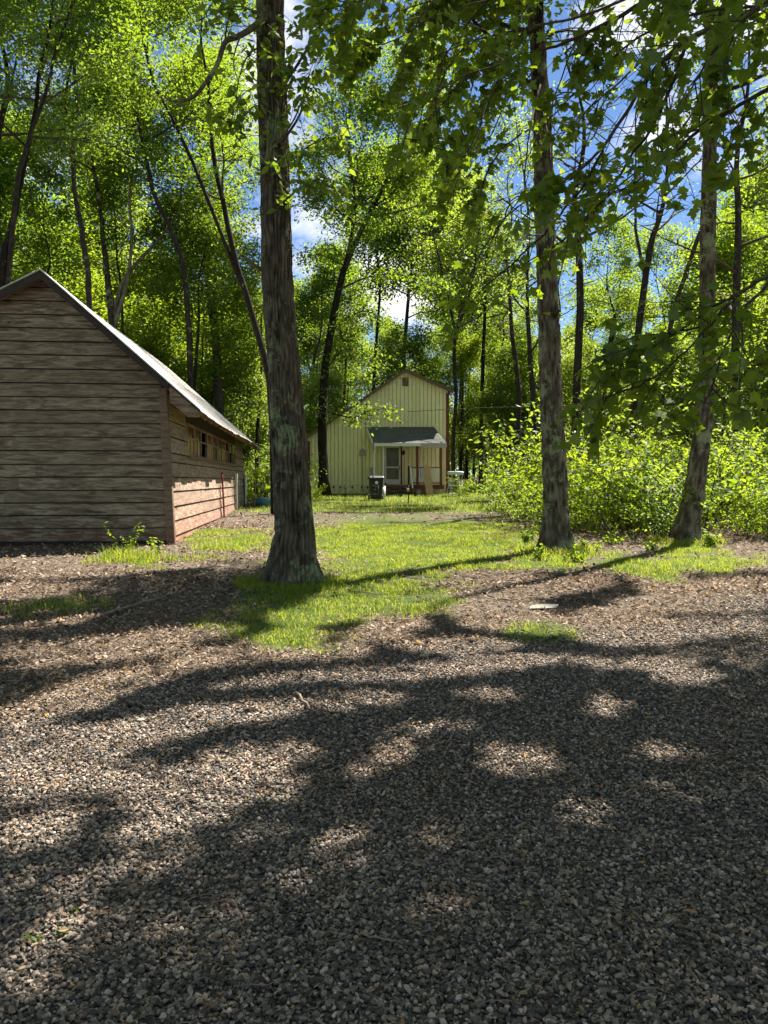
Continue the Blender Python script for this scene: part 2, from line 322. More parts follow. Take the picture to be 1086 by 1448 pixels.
# ------------------------------------------------------------------ ground, gravel, litter, grass
def zones(x, y):
    px, py = proj(x, y, zg(x, y)); wob = 26*(fbm(x*.9+7, y*.9+3)-.5); wob2 = 22*(fbm(x*.8+50, y*.8)-.5)
    p, q = px+wob*1.6, py+wob2*.8
    G = [(600,775,190,42,3),(585,754,200,26,0),(470,850,150,62,14),(560,840,110,40,10),(400,890,80,36,0),(762,902,62,24,0),(900,805,70,14,-14),(1000,796,90,12,0),(330,764,60,12,0),(200,792,40,7,0),(80,862,40,5,0),(785,790,60,16,0),(970,776,60,12,0),(410,838,80,26,0)]
    g = np.full(len(x), -9.)
    for e in G: g = np.maximum(g, ell(p, q, *e))
    g = np.clip(g*1.9+.32+2.4*(fbm(x*2.6+11, y*2.6+31)-.5)+.9*(fbm(x*.9+5, y*.9+2)-.5), 0, 1)
    hl = np.clip((y-24)/1.5, 0, 1)*np.clip((x+6)/1.5, 0, 1)*np.clip((6.5-x)/2, 0, 1)*np.clip((44-y)/1, 0, 1)
    g = np.maximum(g, hl*.9)*(y > 4)
    edge = np.interp(p, [-400, 0, 250, 420, 640, 800, 950, 1086, 1400], [1060, 1010, 960, 935, 905, 890, 868, 835, 820])
    gv = np.clip((q-edge)/40+.3, 0, 1); gv = np.where(y < 2.2, 1, gv)
    gv = np.where(y < 12, gv, 0)
    return g, gv
def axis(segs):
    r_ = [segs[0][0]]
    for a, b, s_ in segs: r_ += list(np.arange(a+s_, b+s_/2, s_))
    return np.array(r_)
xs = axis([(-300,-60,20),(-60,-14,2),(-14,14,.16),(14,60,2),(60,300,20)]); ys = axis([(-40,-2,2),(-2,16,.16),(16,50,.5),(50,90,2),(90,500,20)])
X, Y = np.meshgrid(xs, ys); xf, yf = X.ravel(), Y.ravel(); nx, ny = len(xs), len(ys)
gm = MB(); i = (np.arange(ny-1)[:, None]*nx+np.arange(nx-1)[None]).ravel()
gm.add(np.stack([xf, yf, zg(xf, yf)], 1), np.stack([i, i+1, i+nx+1, i+nx], 1), 0)
go = gm.build('ground', M['ground'], None, True); tag(go, kind='structure')
g_, v_ = zones(xf, yf)
for nme, val in (('grass', g_), ('gravel', v_)):
    a_ = go.data.attributes.new(nme, 'FLOAT', 'POINT'); a_.data.foreach_set('value', val.astype(np.float32))

def ico(sub):
    t = (1+5**.5)/2
    V = [(-1,t,0),(1,t,0),(-1,-t,0),(1,-t,0),(0,-1,t),(0,1,t),(0,-1,-t),(0,1,-t),(t,0,-1),(t,0,1),(-t,0,-1),(-t,0,1)]
    F = [(0,11,5),(0,5,1),(0,1,7),(0,7,10),(0,10,11),(1,5,9),(5,11,4),(11,10,2),(10,7,6),(7,1,8),(3,9,4),(3,4,2),(3,2,6),(3,6,8),(3,8,9),(4,9,5),(2,4,11),(6,2,10),(8,6,7),(9,8,1)]
    V = [np.array(v, float)/np.linalg.norm(v) for v in V]
    for _ in range(sub):
        mid = {}; F2 = []
        def md(a, b):
            k = (min(a, b), max(a, b))
            if k not in mid: v = V[a]+V[b]; V.append(v/np.linalg.norm(v)); mid[k] = len(V)-1
            return mid[k]
        for a, b, c in F:
            ab, bc, ca = md(a, b), md(b, c), md(c, a); F2 += [(a,ab,ca),(b,bc,ab),(c,ca,bc),(ab,bc,ca)]
        F = F2
    return np.array(V), np.array(F)
def scatter_ground(n, y0, y1, x_half=.56, pw=1.0):
    """points on the ground in the wedge the eye sees"""
    y = np.sqrt(rng.random(n)*(y1**2-y0**2)+y0**2); x = (rng.random(n)*2-1)*(x_half*y+.25)
    return x, y
def rand_rot(n):
    q = rng.normal(size=(n, 4)); q /= np.linalg.norm(q, axis=1)[:, None]; w_, a, b, c = q.T
    return np.stack([np.stack([1-2*(b*b+c*c), 2*(a*b-c*w_), 2*(a*c+b*w_)], 1), np.stack([2*(a*b+c*w_), 1-2*(a*a+c*c), 2*(b*c-a*w_)], 1), np.stack([2*(a*c-b*w_), 2*(b*c+a*w_), 1-2*(a*a+b*b)], 1)], 1)
def pebbles(mb, n, y0, y1, sub, r0, r1):
    x, y = scatter_ground(n, y0, y1); g, gv = zones(x, y); k = rng.random(n) < gv*1.1-.1+.06; x, y = x[k], y[k]; n = len(x)
    V, F = ico(sub); R = r0+(r1-r0)*rng.random(n)**2.2
    sh = np.stack([rng.uniform(.8, 1.5, n), rng.uniform(.7, 1.05, n), rng.uniform(.45, .85, n)], 1)
    jit = 1+.16*rng.normal(size=(n, len(V)))
    Q = rand_rot(n); up = rng.random(n) < .55      # about half lie flat
    ang = rng.random(n)*2*PI; cz, sz = np.cos(ang), np.sin(ang); Z = np.zeros(n); O = np.ones(n)
    Q[up] = np.stack([np.stack([cz, -sz, Z], 1), np.stack([sz, cz, Z], 1), np.stack([Z, Z, O], 1)], 1)[up]
    L = V[None]*jit[:, :, None]*(R[:, None]*sh)[:, None]
    P = np.einsum('nij,nvj->nvi', Q, L)+np.stack([x, y, zg(x, y)+R*.28+rng.random(n)*.006], 1)[:, None]
    Fa = (F[None]+(np.arange(n)*len(V))[:, None, None]).reshape(-1, 3)
    mb.add(P.reshape(-1, 3), Fa, np.repeat(rng.random(n), len(V)))
pb = MB(); pebbles(pb, 42000, 1.7, 3.2, 1, .0038, .0115); pebbles(pb, 110000, 3.2, 6.5, 0, .005, .0125); pebbles(pb, 60000, 6.5, 11.5, 0, .008, .017)
tag(pb.build('gravel', M['pebble'], None, True), 'grey and tan loose gravel covering the driveway in the foreground', 'gravel', kind='stuff')

OVAL_V = np.array([(0,0,0),(.30,.23,.05),(.68,.20,.02),(1,0,-.10),(.68,-.20,.02),(.30,-.23,.05)], float); OVAL_F = np.array([(0,3,2,1),(0,5,4,3)])
DIA_V = np.array([(0,0,0),(.45,.32,.05),(1,0,-.10),(.45,-.32,.05)], float); DIA_F = np.array([(0,2,1),(0,3,2)])
half = [(0,0),(-.07,.26),(.10,.30),(.30,.60),(.44,.42),(.48,.24),(.70,.27),(.74,.15),(1,0)]
outl = half+[(a, -b) for a, b in half[-2:0:-1]]
MAP_V = np.array([(.36,0,.03)]+[(a, b, .02-.30*b*b-.12*a*a) for a, b in outl], float)
MAP_F = np.array([(0, (k+1) % len(outl)+1, k+1) for k in range(len(outl))])
def leaves(mb, P, size, tmpl='oval', up=.75, droop=.35, outward=None, rr=None):
    n = len(P)
    if n == 0: return
    TV, TF = {'oval': (OVAL_V, OVAL_F), 'dia': (DIA_V, DIA_F), 'maple': (MAP_V, MAP_F)}[tmpl]
    ang = rng.random(n)*2*PI; d = np.stack([np.cos(ang), np.sin(ang), -droop+.45*rng.normal(size=n)], 1)
    if outward is not None: d[:, :2] += outward[:, :2]
    d /= np.linalg.norm(d, axis=1)[:, None]
    nn = np.stack([np.zeros(n), np.zeros(n), np.ones(n)], 1)+(1.15-up)*rng.normal(size=(n, 3))
    nn -= d*np.sum(nn*d, 1)[:, None]; nn /= np.linalg.norm(nn, axis=1)[:, None]+1e-9; b = np.cross(nn, d)
    s_ = size*rng.uniform(.65, 1.25, n); cup = rng.uniform(-.6, 1.8, n)
    V = P[:, None]+s_[:, None, None]*(TV[None, :, 0:1]*d[:, None]+TV[None, :, 1:2]*b[:, None]+(TV[None, :, 2]*cup[:, None])[:, :, None]*nn[:, None])
    Fa = (TF[None]+(np.arange(n)*len(TV))[:, None, None]).reshape(-1, TF.shape[1])
    rr = rng.random(n) if rr is None else rr
    mb.add(V.reshape(-1, 3), Fa, np.repeat(rr, len(TV)))

# leaf litter
lm_ = MB()
for n, y0, y1, sz in ((9000, 2.0, 5, .028), (30000, 1.8, 4.2, .017), (42000, 3.5, 8, .026), (30000, 4.5, 11, .05), (30000, 9, 20, .075), (22000, 16, 40, .11)):
    x, y = scatter_ground(n, y0, y1, .60); g, gv = zones(x, y); keep = rng.random(n) < np.clip(1-gv*(.82 if sz > .03 else .45)-g*1.05, .03, 1)*(.45+.9*fbm(x*.8+5, y*.8+5)); x, y = x[keep], y[keep]
    leaves(lm_, np.stack([x, y, zg(x, y)+.010+rng.random(len(x))*.02], 1), sz, 'oval', .80, .0)
tag(lm_.build('leaf_litter', M['litter'], None), 'dry brown fallen leaves strewn over the dirt and gravel', 'fallen leaves', kind='stuff')
tw = MB()
for k in range(2600):
    x, y = scatter_ground(1, 2.0, 11); a = rng.random()*2*PI; L = rng.uniform(.03, .13)*(1+y[0]*.06); P = []
    for t in np.linspace(0, 1, 4):
        xx, yy = x[0]+math.cos(a)*L*t, y[0]+math.sin(a)*L*t; a += rng.normal()*.35; P.append((xx, yy, gz(xx, yy)+.016+rng.random()*.006))
    tw.tube(P, [.0022, .002, .0018, .0012], 4)
tag(tw.build('twig_litter', M['stick'], None, True), 'small dead twigs scattered over the gravel', 'twigs', kind='stuff')

def blades(mb, x, y, h, wd, bend=.5):
    n = len(x); a = rng.random(n)*2*PI; H = h*rng.uniform(.4, 1.25, n); B = bend*H*rng.uniform(.2, 1.3, n); z = zg(x, y)-.005
    ca, sa = np.cos(a), np.sin(a); W = wd*rng.uniform(.6, 1.3, n)
    def pt(t, lat, bz): return np.stack([x+ca*B*t*t-sa*W*lat, y+sa*B*t*t+ca*W*lat, z+H*(t-.28*t*t*bz)], 1)
    V = np.stack([pt(0, -.5, 1), pt(0, .5, 1), pt(.55, .4, 1), pt(.55, -.4, 1), pt(1, 0, 1)], 1)
    F4 = np.array([0, 1, 2, 3]); F3 = np.array([3, 2, 4]); off = (np.arange(n)*5)[:, None]; r_ = np.repeat(rng.random(n)**1.3, 5)
    base = mb.n; mb.add(V.reshape(-1, 3), F4[None]+off, r_); mb.l.append((F3[None]+off+base).ravel()); mb.sz.append(np.full(n, 3))
gr = MB()
for n, y0, y1, h, wd in ((430000, 5.5, 20, .095, .0065), (90000, 24, 43, .22, .012)):
    x, y = scatter_ground(n, y0, y1, .56); g, gv = zones(x, y); keep = rng.random(n) < np.clip(g*1.3-.15, .0, 1)*np.clip(fbm(x*3.3+9, y*3.3)*3.0-.85, .06, 1); x, y = x[keep], y[keep]
    hs = .25+1.1*fbm(x*1.7+70, y*1.7+20); blades(gr, x, y, h*hs, wd, .9)
def ring(cx, cy, r0, r1, n, h, wd):
    a = rng.random(n)*2*PI; r_ = np.sqrt(rng.random(n))*(r1-r0)+r0; blades(gr, cx+np.cos(a)*r_, cy+np.sin(a)*r_, h*rng.uniform(.6, 1.2, n), wd, .7)
ring(-1.22, 9.75, .30, .75, 1900, .17, .007); ring(3.12, 13.5, .25, .75, 1500, .20, .008); ring(6.25, 15.3, .25, .8, 1200, .2, .008)
for px, py, r_, n, h in ((180,790,.45,520,.28), (222,792,.4,260,.20), (150,795,.4,300,.18), (80,860,.6,500,.13), (330,775,.9,900,.16), (282,790,.5,350,.12)):
    x0, y0 = gpt(px, py); ring(x0, y0, 0, r_, n, h, .009)
tag(gr.build('grass', M['grass'], None), 'bright green grass growing in patches between the trunks and by the house', 'grass', kind='stuff')

# ------------------------------------------------------------------ trees
def limb_path(p0, az, el, L, n=6, wig=.16, lift=.06):
    P = [np.array(p0, float)]; st = L/(n-1)
    for k in range(n-1):
        d = np.array([math.cos(az)*math.cos(el), math.sin(az)*math.cos(el), math.sin(el)])
        P.append(P[-1]+d*st); az += rng.normal()*wig; el += rng.normal()*wig*.7+lift
        el = min(el, 1.35)
    return np.array(P)
def crown_from_paths(wood, anchors, paths, t0, nl, L, sub=6, el0=.25, el1=1.0, rscale=1.0):
    """limbs and sub-branches along the given stems; collects anchor points for leaves"""
    for P, R in paths:
        n = len(P); az = rng.random()*6
        for k in range(nl):
            t = t0+(1-t0)*(k+rng.random())/nl; i_ = min(int(t*(n-1)), n-2); f = t*(n-1)-i_; p = P[i_]*(1-f)+P[i_+1]*f; r0 = (R[i_]*(1-f)+R[i_+1]*f)
            az += 2.4+rng.normal()*.3; tt = (t-t0)/(1-t0+1e-6); el = el0+(el1-el0)*tt+rng.normal()*.15
            LL = L*(1-.55*tt)*rng.uniform(.65, 1.2); Q = limb_path(p, az, el, LL); rr = min(r0*.55, .012+LL*.014)*rscale
            wood.tube(Q, np.linspace(rr, .007, len(Q)), 5, cap=False)
            anchors += [(Q[-1], 1.0), (Q[-2], .8), (Q[-3], .5)]
            for j in range(sub):
                u = .28+.7*(j+rng.random())/sub; i2 = min(int(u*5), 4); f2 = u*5-i2; q = Q[i2]*(1-f2)+Q[i2+1]*f2
                S = limb_path(q, az+rng.choice([-1, 1])*rng.uniform(.5, 1.2), el*.6+rng.normal()*.3, LL*rng.uniform(.28, .48)*(1.15-.5*u), 4, .25, .02)
                wood.tube(S, np.linspace(rr*.4+.003, .004, 4), 4, cap=False)
                anchors += [(S[1], .6), (S[2], .9), (S[3], 1.0), ((S[2]+S[3])/2+rng.normal(size=3)*.15, .8)]
def leafy(mb, anchors, K, rad, size, origin, tmpl='oval', cull=True, up=.75):
    A = np.array([a for a, _ in anchors]); W = np.array([w_ for _, w_ in anchors]); n = (K*W*rng.uniform(.5, 1.5, len(W))).astype(int)
    P = np.repeat(A, n, 0); tone = np.repeat(rng.random(len(A)), n); G = rng.normal(size=(len(P), 3))*rad; G[:, 2] *= .62; P = P+G
    if cull:
        Wd = P+np.asarray(origin); k = rng.random(len(P)) > lit(Wd[:, 0], Wd[:, 1], Wd[:, 2])*.985; P = P[k]; tone = tone[k]
    rr = np.clip(.55*tone+.45*rng.random(len(P)), 0, 1)
    leaves(mb, P, size, tmpl, up, .35, None, rr)
def resample(P, R, m):
    Q = spline(np.column_stack([P, R]), m); return Q[:, :3], np.maximum(Q[:, 3], .006)
def tree(name, label, stems, H, t0, nl, L, K, leaf=.115, mat='leaf', bk='bark_grey', rad=.30, group=None, sub=7, flare=.5, cull=True, cat='tree', bend=.5, tmpl='oval', el=(.25, 1.0)):
    """stems: list of rows (x, y, z, r) in world space; the first one starts at the ground; each is extended to height H"""
    base = np.array(stems[0][0][:3]); base[2] = gz(base[0], base[1])-.05; root = thing(name, label, cat, base, 0, group)
    tm = MB(); wm = MB(); cm = MB(); paths = []; anchors = []
    for s_i, st in enumerate(stems):
        A = np.array(st, float); P = A[:, :3]-base; R = A[:, 3]
        if s_i == 0: P[0, 2] = 0
        d = P[-1]-P[-2]; d /= np.linalg.norm(d); top = H*(1 if s_i == 0 else .95); zz = P[-1, 2]
        if zz < top-1:
            e = np.array([d[0]*bend, d[1]*bend, max(d[2], .7)]); m_ = 4; ext = []; pr = P[-1].copy()
            for k in range(m_):
                pr = pr+e/e[2]*(top-zz)/m_+np.append(rng.normal(size=2)*.25, 0); ext.append(pr.copy())
            P = np.vstack([P, ext]); R = np.append(R, R[-1]*np.array([.75, .5, .28, .1]))
        P, R = resample(P, R, 26); 
        wob = np.cumsum(rng.normal(size=(26, 2))*.018, 0); P[1:, :2] += wob[1:]-wob[0]
        if s_i == 0: R = R*(1+flare*np.exp(-P[:, 2]/.45))
        tm.tube(P, R, 12 if R[3] > .12 else 8, cap=True); paths.append((P, R))
    crown_from_paths(wm, anchors, paths, t0, nl, L, sub, *el); leafy(cm, anchors, K, rad, leaf, base, tmpl, cull)
    tm.build('trunk', M[bk], root, True); wm.build('branches', M['twig'], root, True); cm.build('crown', M[mat], root)
    return root
def pxs(D, rows, scale=.86):
    """rows of (photo column, photo row, width in photo pixels) at distance D -> (x, y, z, r)"""
    return [(*at(a, b, D), c*D/F_PX/2*scale) for a, b, c in rows]

def hero_trunk(rows, Y0, top, bk, depth, freq, sides, dz, root, flare=.9, lobes=5, plate=0.):
    """thick trunk with furrowed bark modelled in its surface"""
    A = np.array(pxs(Y0, rows, .97)); base = np.array(root.location)
    P = A[:, :3]-base; R = A[:, 3]
    P = np.vstack([[P[0, 0]-.01, P[0, 1], -.12], P]); R = np.append(R[0]*1.03, R)
    d = P[-1]-P[-2]; d /= d[2]; n_ = 4
    for k in range(n_):
        P = np.vstack([P, P[-1]+d*(top-A[-1, 2])/n_+np.append(rng.normal(size=2)*.12, 0)]); R = np.append(R, R[-1]*.8)
    hgt = P[-1, 2]; m_ = int(hgt/dz); P, R = resample(P, R, m_)
    th = np.arange(sides)*2*PI/sides; TH, ZZ = np.meshgrid(th, P[:, 2]); per = int(freq)
    u = TH/(2*PI)*per; wz = ZZ
    warp = (vn(TH/(2*PI)*8, wz*1.6, 8)-.5)*1.5
    warp = warp+(vn((TH/(2*PI)*16) % 16, wz*4.2, 16)-.5)*.9
    r1 = np.abs(np.sin(PI*(u*.5+warp)))**.75
    r2 = 1-np.abs(2*vn((2*u+warp*1.3) % (2*per), wz*4.5, 2*per)-1)
    pl = vn((u*.6) % max(1, int(per*.6)), wz*7, max(1, int(per*.6)))
    crk = np.clip((vn((u*1.0) % per, wz*9, per)-.30)/.14, 0, 1)
    ridge = np.clip(r1*1.25-.12, 0, 1)*(.35+.65*crk)*(.8+.4*pl)+.18*(r2-.5)
    lump = (vn((TH/(2*PI)*4) % 4, wz*.9, 4)-.5)*.10
    fl = flare*np.exp(-np.clip(wz, 0, None)/.22)*(.5+.5*np.maximum(0, np.cos(lobes*TH+1.3))**1.5)*.75+.22*flare*np.exp(-np.clip(wz, 0, None)/.6)
    RR = R[:, None]*(1+lump+fl)+depth*(ridge-.62)+depth*plate*(pl-.5)
    V = np.stack([P[:, 0:1]+RR*np.cos(TH), P[:, 1:2]+RR*np.sin(TH), P[:, 2:3]+0*TH], -1)
    k = sides; i_ = np.arange(m_-1)[:, None]*k; j = np.arange(k)[None]; j2 = (j+1) % k
    mb = MB(); mb.add(V.reshape(-1, 3), np.stack([i_+j, i_+j2, i_+k+j2, i_+k+j], -1).reshape(-1, 4), pl.ravel())
    mb.build('trunk', M[bk], root, True)
    return P, R
def fill_shade(mb, wood, origin, ells, n, size, tmpl, rad=.3, per=26):
    """leaf clumps spread through a crown (ellipsoids cx,cy,cz,rx,ry,rz in world space), with gaps where the sun comes through"""
    pts = []
    for cx, cy, cz, rx, ry, rz in ells:
        q = rng.normal(size=(n, 3)); q /= np.linalg.norm(q, axis=1)[:, None]; q *= rng.random(n)[:, None]**.45
        pts.append(q*np.array([rx, ry, rz])+np.array([cx, cy, cz]))
    A = np.vstack(pts); px, py = proj(A[:, 0], A[:, 1], A[:, 2])
    P = np.repeat(A, per, 0); G = rng.normal(size=(len(P), 3))*rad; G[:, 2] *= .6; P += G
    k = rng.random(len(P)) > lit(P[:, 0], P[:, 1], P[:, 2])*.99; P = P[k]
    leaves(mb, P-np.asarray(origin), size, tmpl, .8)
def spoke_limbs(wood, P, R, ells, origin, n, zmin):
    for cx, cy, cz, rx, ry, rz in ells:
        for k in range(n):
            q = rng.normal(size=3); q /= np.linalg.norm(q); tgt = np.array([cx, cy, cz])+q*np.array([rx, ry, rz])*.8-np.asarray(origin)
            zc = min(max(tgt[2]-rng.uniform(1.5, 4), zmin), P[-1, 2]-.3); i_ = int(np.argmin(np.abs(P[:, 2]-zc))); a = P[i_]; mid = (a+tgt)/2+rng.normal(size=3)*.25; mid[2] += .2
            Q = spline([a, mid, tgt], 8); Q[1:-1] += rng.normal(size=(6, 3))*.05
            Wq = Q+np.asarray(origin)
            if lit(Wq[:, 0], Wq[:, 1], Wq[:, 2]).mean() > .62: continue
            wood.tube(Q, np.linspace(min(R[i_]*.4, .055), .006, 8), 6, cap=False)

# --- big furrowed trunk left of centre
x0, y0 = gpt(413, 822)
t1 = thing('oak_tree', 'thick dark furrowed trunk with lichen patches standing nearest, left of centre in grass', 'tree', (x0, y0, gz(x0, y0)))
P1, R1 = hero_trunk([(413,826,62),(414,790,58),(416,750,52),(413,700,50),(410,650,48),(407,600,46),(404,550,44.5),(401,510,43.5),(396,450,43.5),(393,400,43),(391,330,42),(389,260,41),(387,190,40),(385,120,39),(383,60,38),(382,0,37)], y0, 13.5, 'bark_oak', .042, 52, 280, .016, t1, .75)
E1 = [(x0-.2, y0-.2, 12.6, 4.4, 4.4, 4.0)]
wd, cr = MB(), MB(); spoke_limbs(wd, P1, R1, E1, t1.location, 16, 8.2); fill_shade(cr, wd, t1.location, E1, 1050, .135, 'oval')
# dead limb reaching left at the top of the picture
lb = [at(c, r_, D)-np.array(t1.location) for c, r_, D in ((378,20,9.8),(356,40,9.7),(335,52,9.6),(318,60,9.5),(308,90,9.4),(290,118,9.3),(272,138,9.3),(248,143,9.2),(236,140,9.2))]
wd.tube(spline(lb, 24), np.linspace(.045, .016, 24), 7)
for a_, b_, c_ in (((318,60),(322,30),(330,8)), ((272,138),(262,110),(258,80)), ((340,50),(330,85),(338,120))):
    wd.tube(spline([at(*q, 9.5)-np.array(t1.location) for q in (a_, b_, c_)], 8), np.linspace(.013, .004, 8), 5)
for rows in (((397,130),(415,100),(438,62),(450,40),(470,15)), ((400,200),(425,160),(432,120),(445,110))):
    wd.tube(spline([at(*q, 9.7)-np.array(t1.location) for q in rows], 10), np.linspace(.02, .004, 10), 5)
def stub(mb, P, R, z, az, L, r_):
    i_ = int(np.argmin(np.abs(P[:, 2]-z))); a = P[i_]; d = np.array([math.cos(az), math.sin(az), .5])
    mb.tube([a+d*R[i_]*.8, a+d*(R[i_]+L*.6), a+d*(R[i_]+L)+np.array([0, 0, .04])], [r_, r_*.8, r_*.45], 7)
def spray(rows, r0, n, K, size=.14):
    Q = spline(np.array([at(*q) for q in rows])-np.array(t1.location), 24); wd.tube(Q, np.linspace(r0, .004, 24), 5, cap=False); P = []
    for k in range(n):
        i_ = int(rng.uniform(.25, 1)*23); S = limb_path(Q[i_], rng.random()*6.28, rng.uniform(-.5, .5), rng.uniform(.3, .8), 4, .3, -.05); wd.tube(S, np.linspace(.005, .002, 4), 4, cap=False)
        for u in range(K): j = int(rng.random()*3); P.append(S[j]+(S[j+1]-S[j])*rng.random()+rng.normal(size=3)*.06)
    leaves(cr, np.array(P), size, 'oval', .6, .6)
spray([(384,130,9.8),(412,105,9.6),(440,60,9.4),(470,10,9.2)], .02, 14, 9); spray([(386,210,9.8),(415,170,9.6),(432,125,9.4),(440,95,9.3)], .016, 12, 9)
spray([(388,300,9.8),(418,270,9.5),(445,255,9.3),(475,260,9.2)], .014, 14, 9); spray([(387,250,9.8),(410,225,9.6),(450,200,9.4),(490,190,9.3)], .014, 14, 9)
spray([(380,60,9.8),(350,80,9.7),(335,130,9.6),(340,190,9.5)], .014, 14, 9); spray([(380,30,9.8),(345,10,9.7),(310,15,9.6),(280,30,9.5)], .014, 14, 9)
spray([(385,160,9.8),(360,150,9.6),(340,175,9.5),(330,215,9.4)], .012, 10, 8)
stub(wd, P1, R1, 4.1, 3.4, .25, .03); stub(wd, P1, R1, 3.3, -1.9, .06, .03); stub(wd, P1, R1, 6.1, -1.2, .08, .025)
wd.build('branches', M['bark_oak'], t1, True); cr.build('crown', M['leaf'], t1)

# --- trunk right of centre
x0, y0 = gpt(785, 778)
t2 = thing('maple_tree', 'straight grey-brown trunk right of centre with mossy swelling at head height', 'tree', (x0, y0, gz(x0, y0)))
P2, R2 = hero_trunk([(785,782,42),(786,750,37),(786,726,35),(785,690,33),(784,655,33),(781,600,31.5),(779,550,31),(777,500,31),(777,470,31),(774,400,29.5),(770,300,28),(767,180,26),(760,60,22),(756,0,20)], y0, 15, 'bark_maple', .022, 44, 220, .02, t2, .55, 4, 1.0)
E2 = [(x0+.2, y0, 13.8, 4.9, 4.9, 4.4)]
wd, cr = MB(), MB(); spoke_limbs(wd, P2, R2, E2, t2.location, 16, 8.5); fill_shade(cr, wd, t2.location, E2, 1050, .14, 'oval')
stub(wd, P2, R2, 4.2, -1.2, .12, .04); stub(wd, P2, R2, 2.9, 2.6, .1, .03)
mo = MB(); sw = []; 
late2 = (wd, cr, np.array(t2.location))

# --- leaning trunk at the right
x0, y0 = gpt(967, 765)
t3 = thing('leaning_tree', 'leaning lichen-spotted trunk at the right before the shrub thicket', 'tree', (x0, y0, gz(x0, y0)))
P3, R3 = hero_trunk([(966,768,37),(973,735,32),(981,700,28),(988,650,26),(995,600,24),(999,550,22.5),(1000,500,22),(1000,430,22),(1001,350,21.5),(1002,300,21),(1003,250,20),(1005,150,18),(1006,60,16)], y0, 16, 'bark_maple', .015, 36, 180, .025, t3, .5, 4, 1.0)
E3 = [(x0+1.2, y0+.3, 13.6, 4.4, 4.4, 4.6)]
wd, cr = MB(), MB(); spoke_limbs(wd, P3, R3, E3, t3.location, 14, 8.0); fill_shade(cr, wd, t3.location, E3, 850, .14, 'oval')
wd.build('branches', M['bark_grey'], t3, True); cr.build('crown', M['leaf'], t3)

# --- maple out of frame at the right whose low branches hang into the picture
mb0 = np.array([7.4, 5.2, gz(7.4, 5.2)])
t4 = thing('maple_tree', 'broad maple whose dark lobed leaves hang down across the upper right', 'tree', mb0)
tm = MB(); TP = spline([(0,0,-.1),(.05,0,2),(-.05,.1,5),(.1,.1,9),(.1,0,13)], 24); TR = np.linspace(.30, .05, 24)*(1+.5*np.exp(-TP[:, 2]/.5)); tm.tube(TP, TR, 20)
tm.build('trunk', M['bark_maple'], t4, True)
E4 = [(6.6, 6.2, 10.0, 5.8, 5.8, 4.0), (4.6, 8.6, 11.0, 3.6, 3.4, 3.2)]
wd, cr = MB(), MB(); spoke_limbs(wd, TP, TR, E4, mb0, 8, 3.5); fill_shade(cr, wd, mb0, E4, 700, .15, 'oval')
def hang(rows, r0, sp=.20, L=.95, nleaf=9, density=1.0, tw_droop=-.16, to=None, size=.104):
    """a low branch through (column, row, distance) points with alternate leafy twigs"""
    wd, cr, mb0 = to or HOST
    Q = np.array([at(*q) for q in rows])-mb0; Q = spline(Q, 40); seg = np.linalg.norm(np.diff(Q, axis=0), axis=1).sum()
    Q[1:-1] += np.cumsum(rng.normal(size=(38, 3))*.006, 0)
    wd.tube(Q, np.linspace(r0, .005, 40), 6, cap=False)
    T = np.gradient(Q, axis=0); n = max(3, int(seg/sp*1.8)); P = []; O = []
    for k in range(n):
        if rng.random() > density: continue
        t = (k+.5)/n; i_ = int((.06+.92*t)*39); d = T[i_]/np.linalg.norm(T[i_]); side = np.cross(d, (0, 0, 1)); side /= np.linalg.norm(side)+1e-9
        v = d*rng.uniform(.3, .9)+side*rng.choice([-1, 1])*rng.uniform(.4, 1)+np.array([0, 0, rng.normal()*.3+tw_droop]); v /= np.linalg.norm(v)
        qm = Q[i_]+v*.3+mb0
        if lit(qm[0:1], qm[1:2], qm[2:3])[0] > .5 and rng.random() < .85: continue
        Lk = L*rng.uniform(.5, 1.2)*(1-.35*t); S = [Q[i_]]
        for m_ in range(4):
            S.append(S[-1]+v*Lk/4); v = v+np.array([0, 0, -.06])+rng.normal(size=3)*.12; v /= np.linalg.norm(v)
        S = np.array(S); wd.tube(S, np.linspace(.0055, .0022, 5), 4, cap=False)
        for m_ in range(int(nleaf*rng.uniform(.7, 1.4))):
            u = rng.uniform(.15, 1.02)*4; j = min(int(u), 3); p = S[j]+(S[j+1]-S[j])*(u-j)+rng.normal(size=3)*.035; P.append(p+np.array([0, 0, -.02]))
        P += [S[-1], S[-1]+rng.normal(size=3)*.05]
    if not P: return
    P = np.array(P); W_ = P+mb0
    k = rng.random(len(P)) > lit(W_[:, 0], W_[:, 1], W_[:, 2])*.92
    leaves(cr, P[k], size, 'maple', .55, .75)
HOST = (wd, cr, mb0)
hang([(1290,-140,5.6),(1084,7,5.8),(970,60,6.0),(910,125,6.2),(853,213,6.4),(785,267,6.6),(721,285,6.7)], .030, .11)
hang([(1250,-250,5.8),(1010,-60,6.2),(900,10,6.5),(800,60,6.8),(720,90,7.0),(640,120,7.1)], .028, .11)
hang([(1300,60,5.2),(1150,90,5.2),(1060,130,5.4),(1000,170,5.6),(930,230,5.8),(870,270,6.0)], .022, .16)
hang([(970,60,6.0),(945,150,6.2),(900,230,6.5),(850,300,6.8),(790,350,7.0),(720,390,7.1)], .016, .13)
hang([(853,213,6.4),(790,300,6.6),(740,350,6.7),(690,395,6.8),(655,430,6.8)], .012, .14)
hang([(1250,-120,7.4),(1086,-60,7.6),(960,-40,7.8),(830,20,8.0),(740,40,8.1),(660,60,8.2),(590,90,8.2)], .024, .13)
hang([(1150,-300,6.5),(900,-180,6.8),(760,-110,7.0),(660,-50,7.2),(600,10,7.3),(565,70,7.3)], .022, .13)
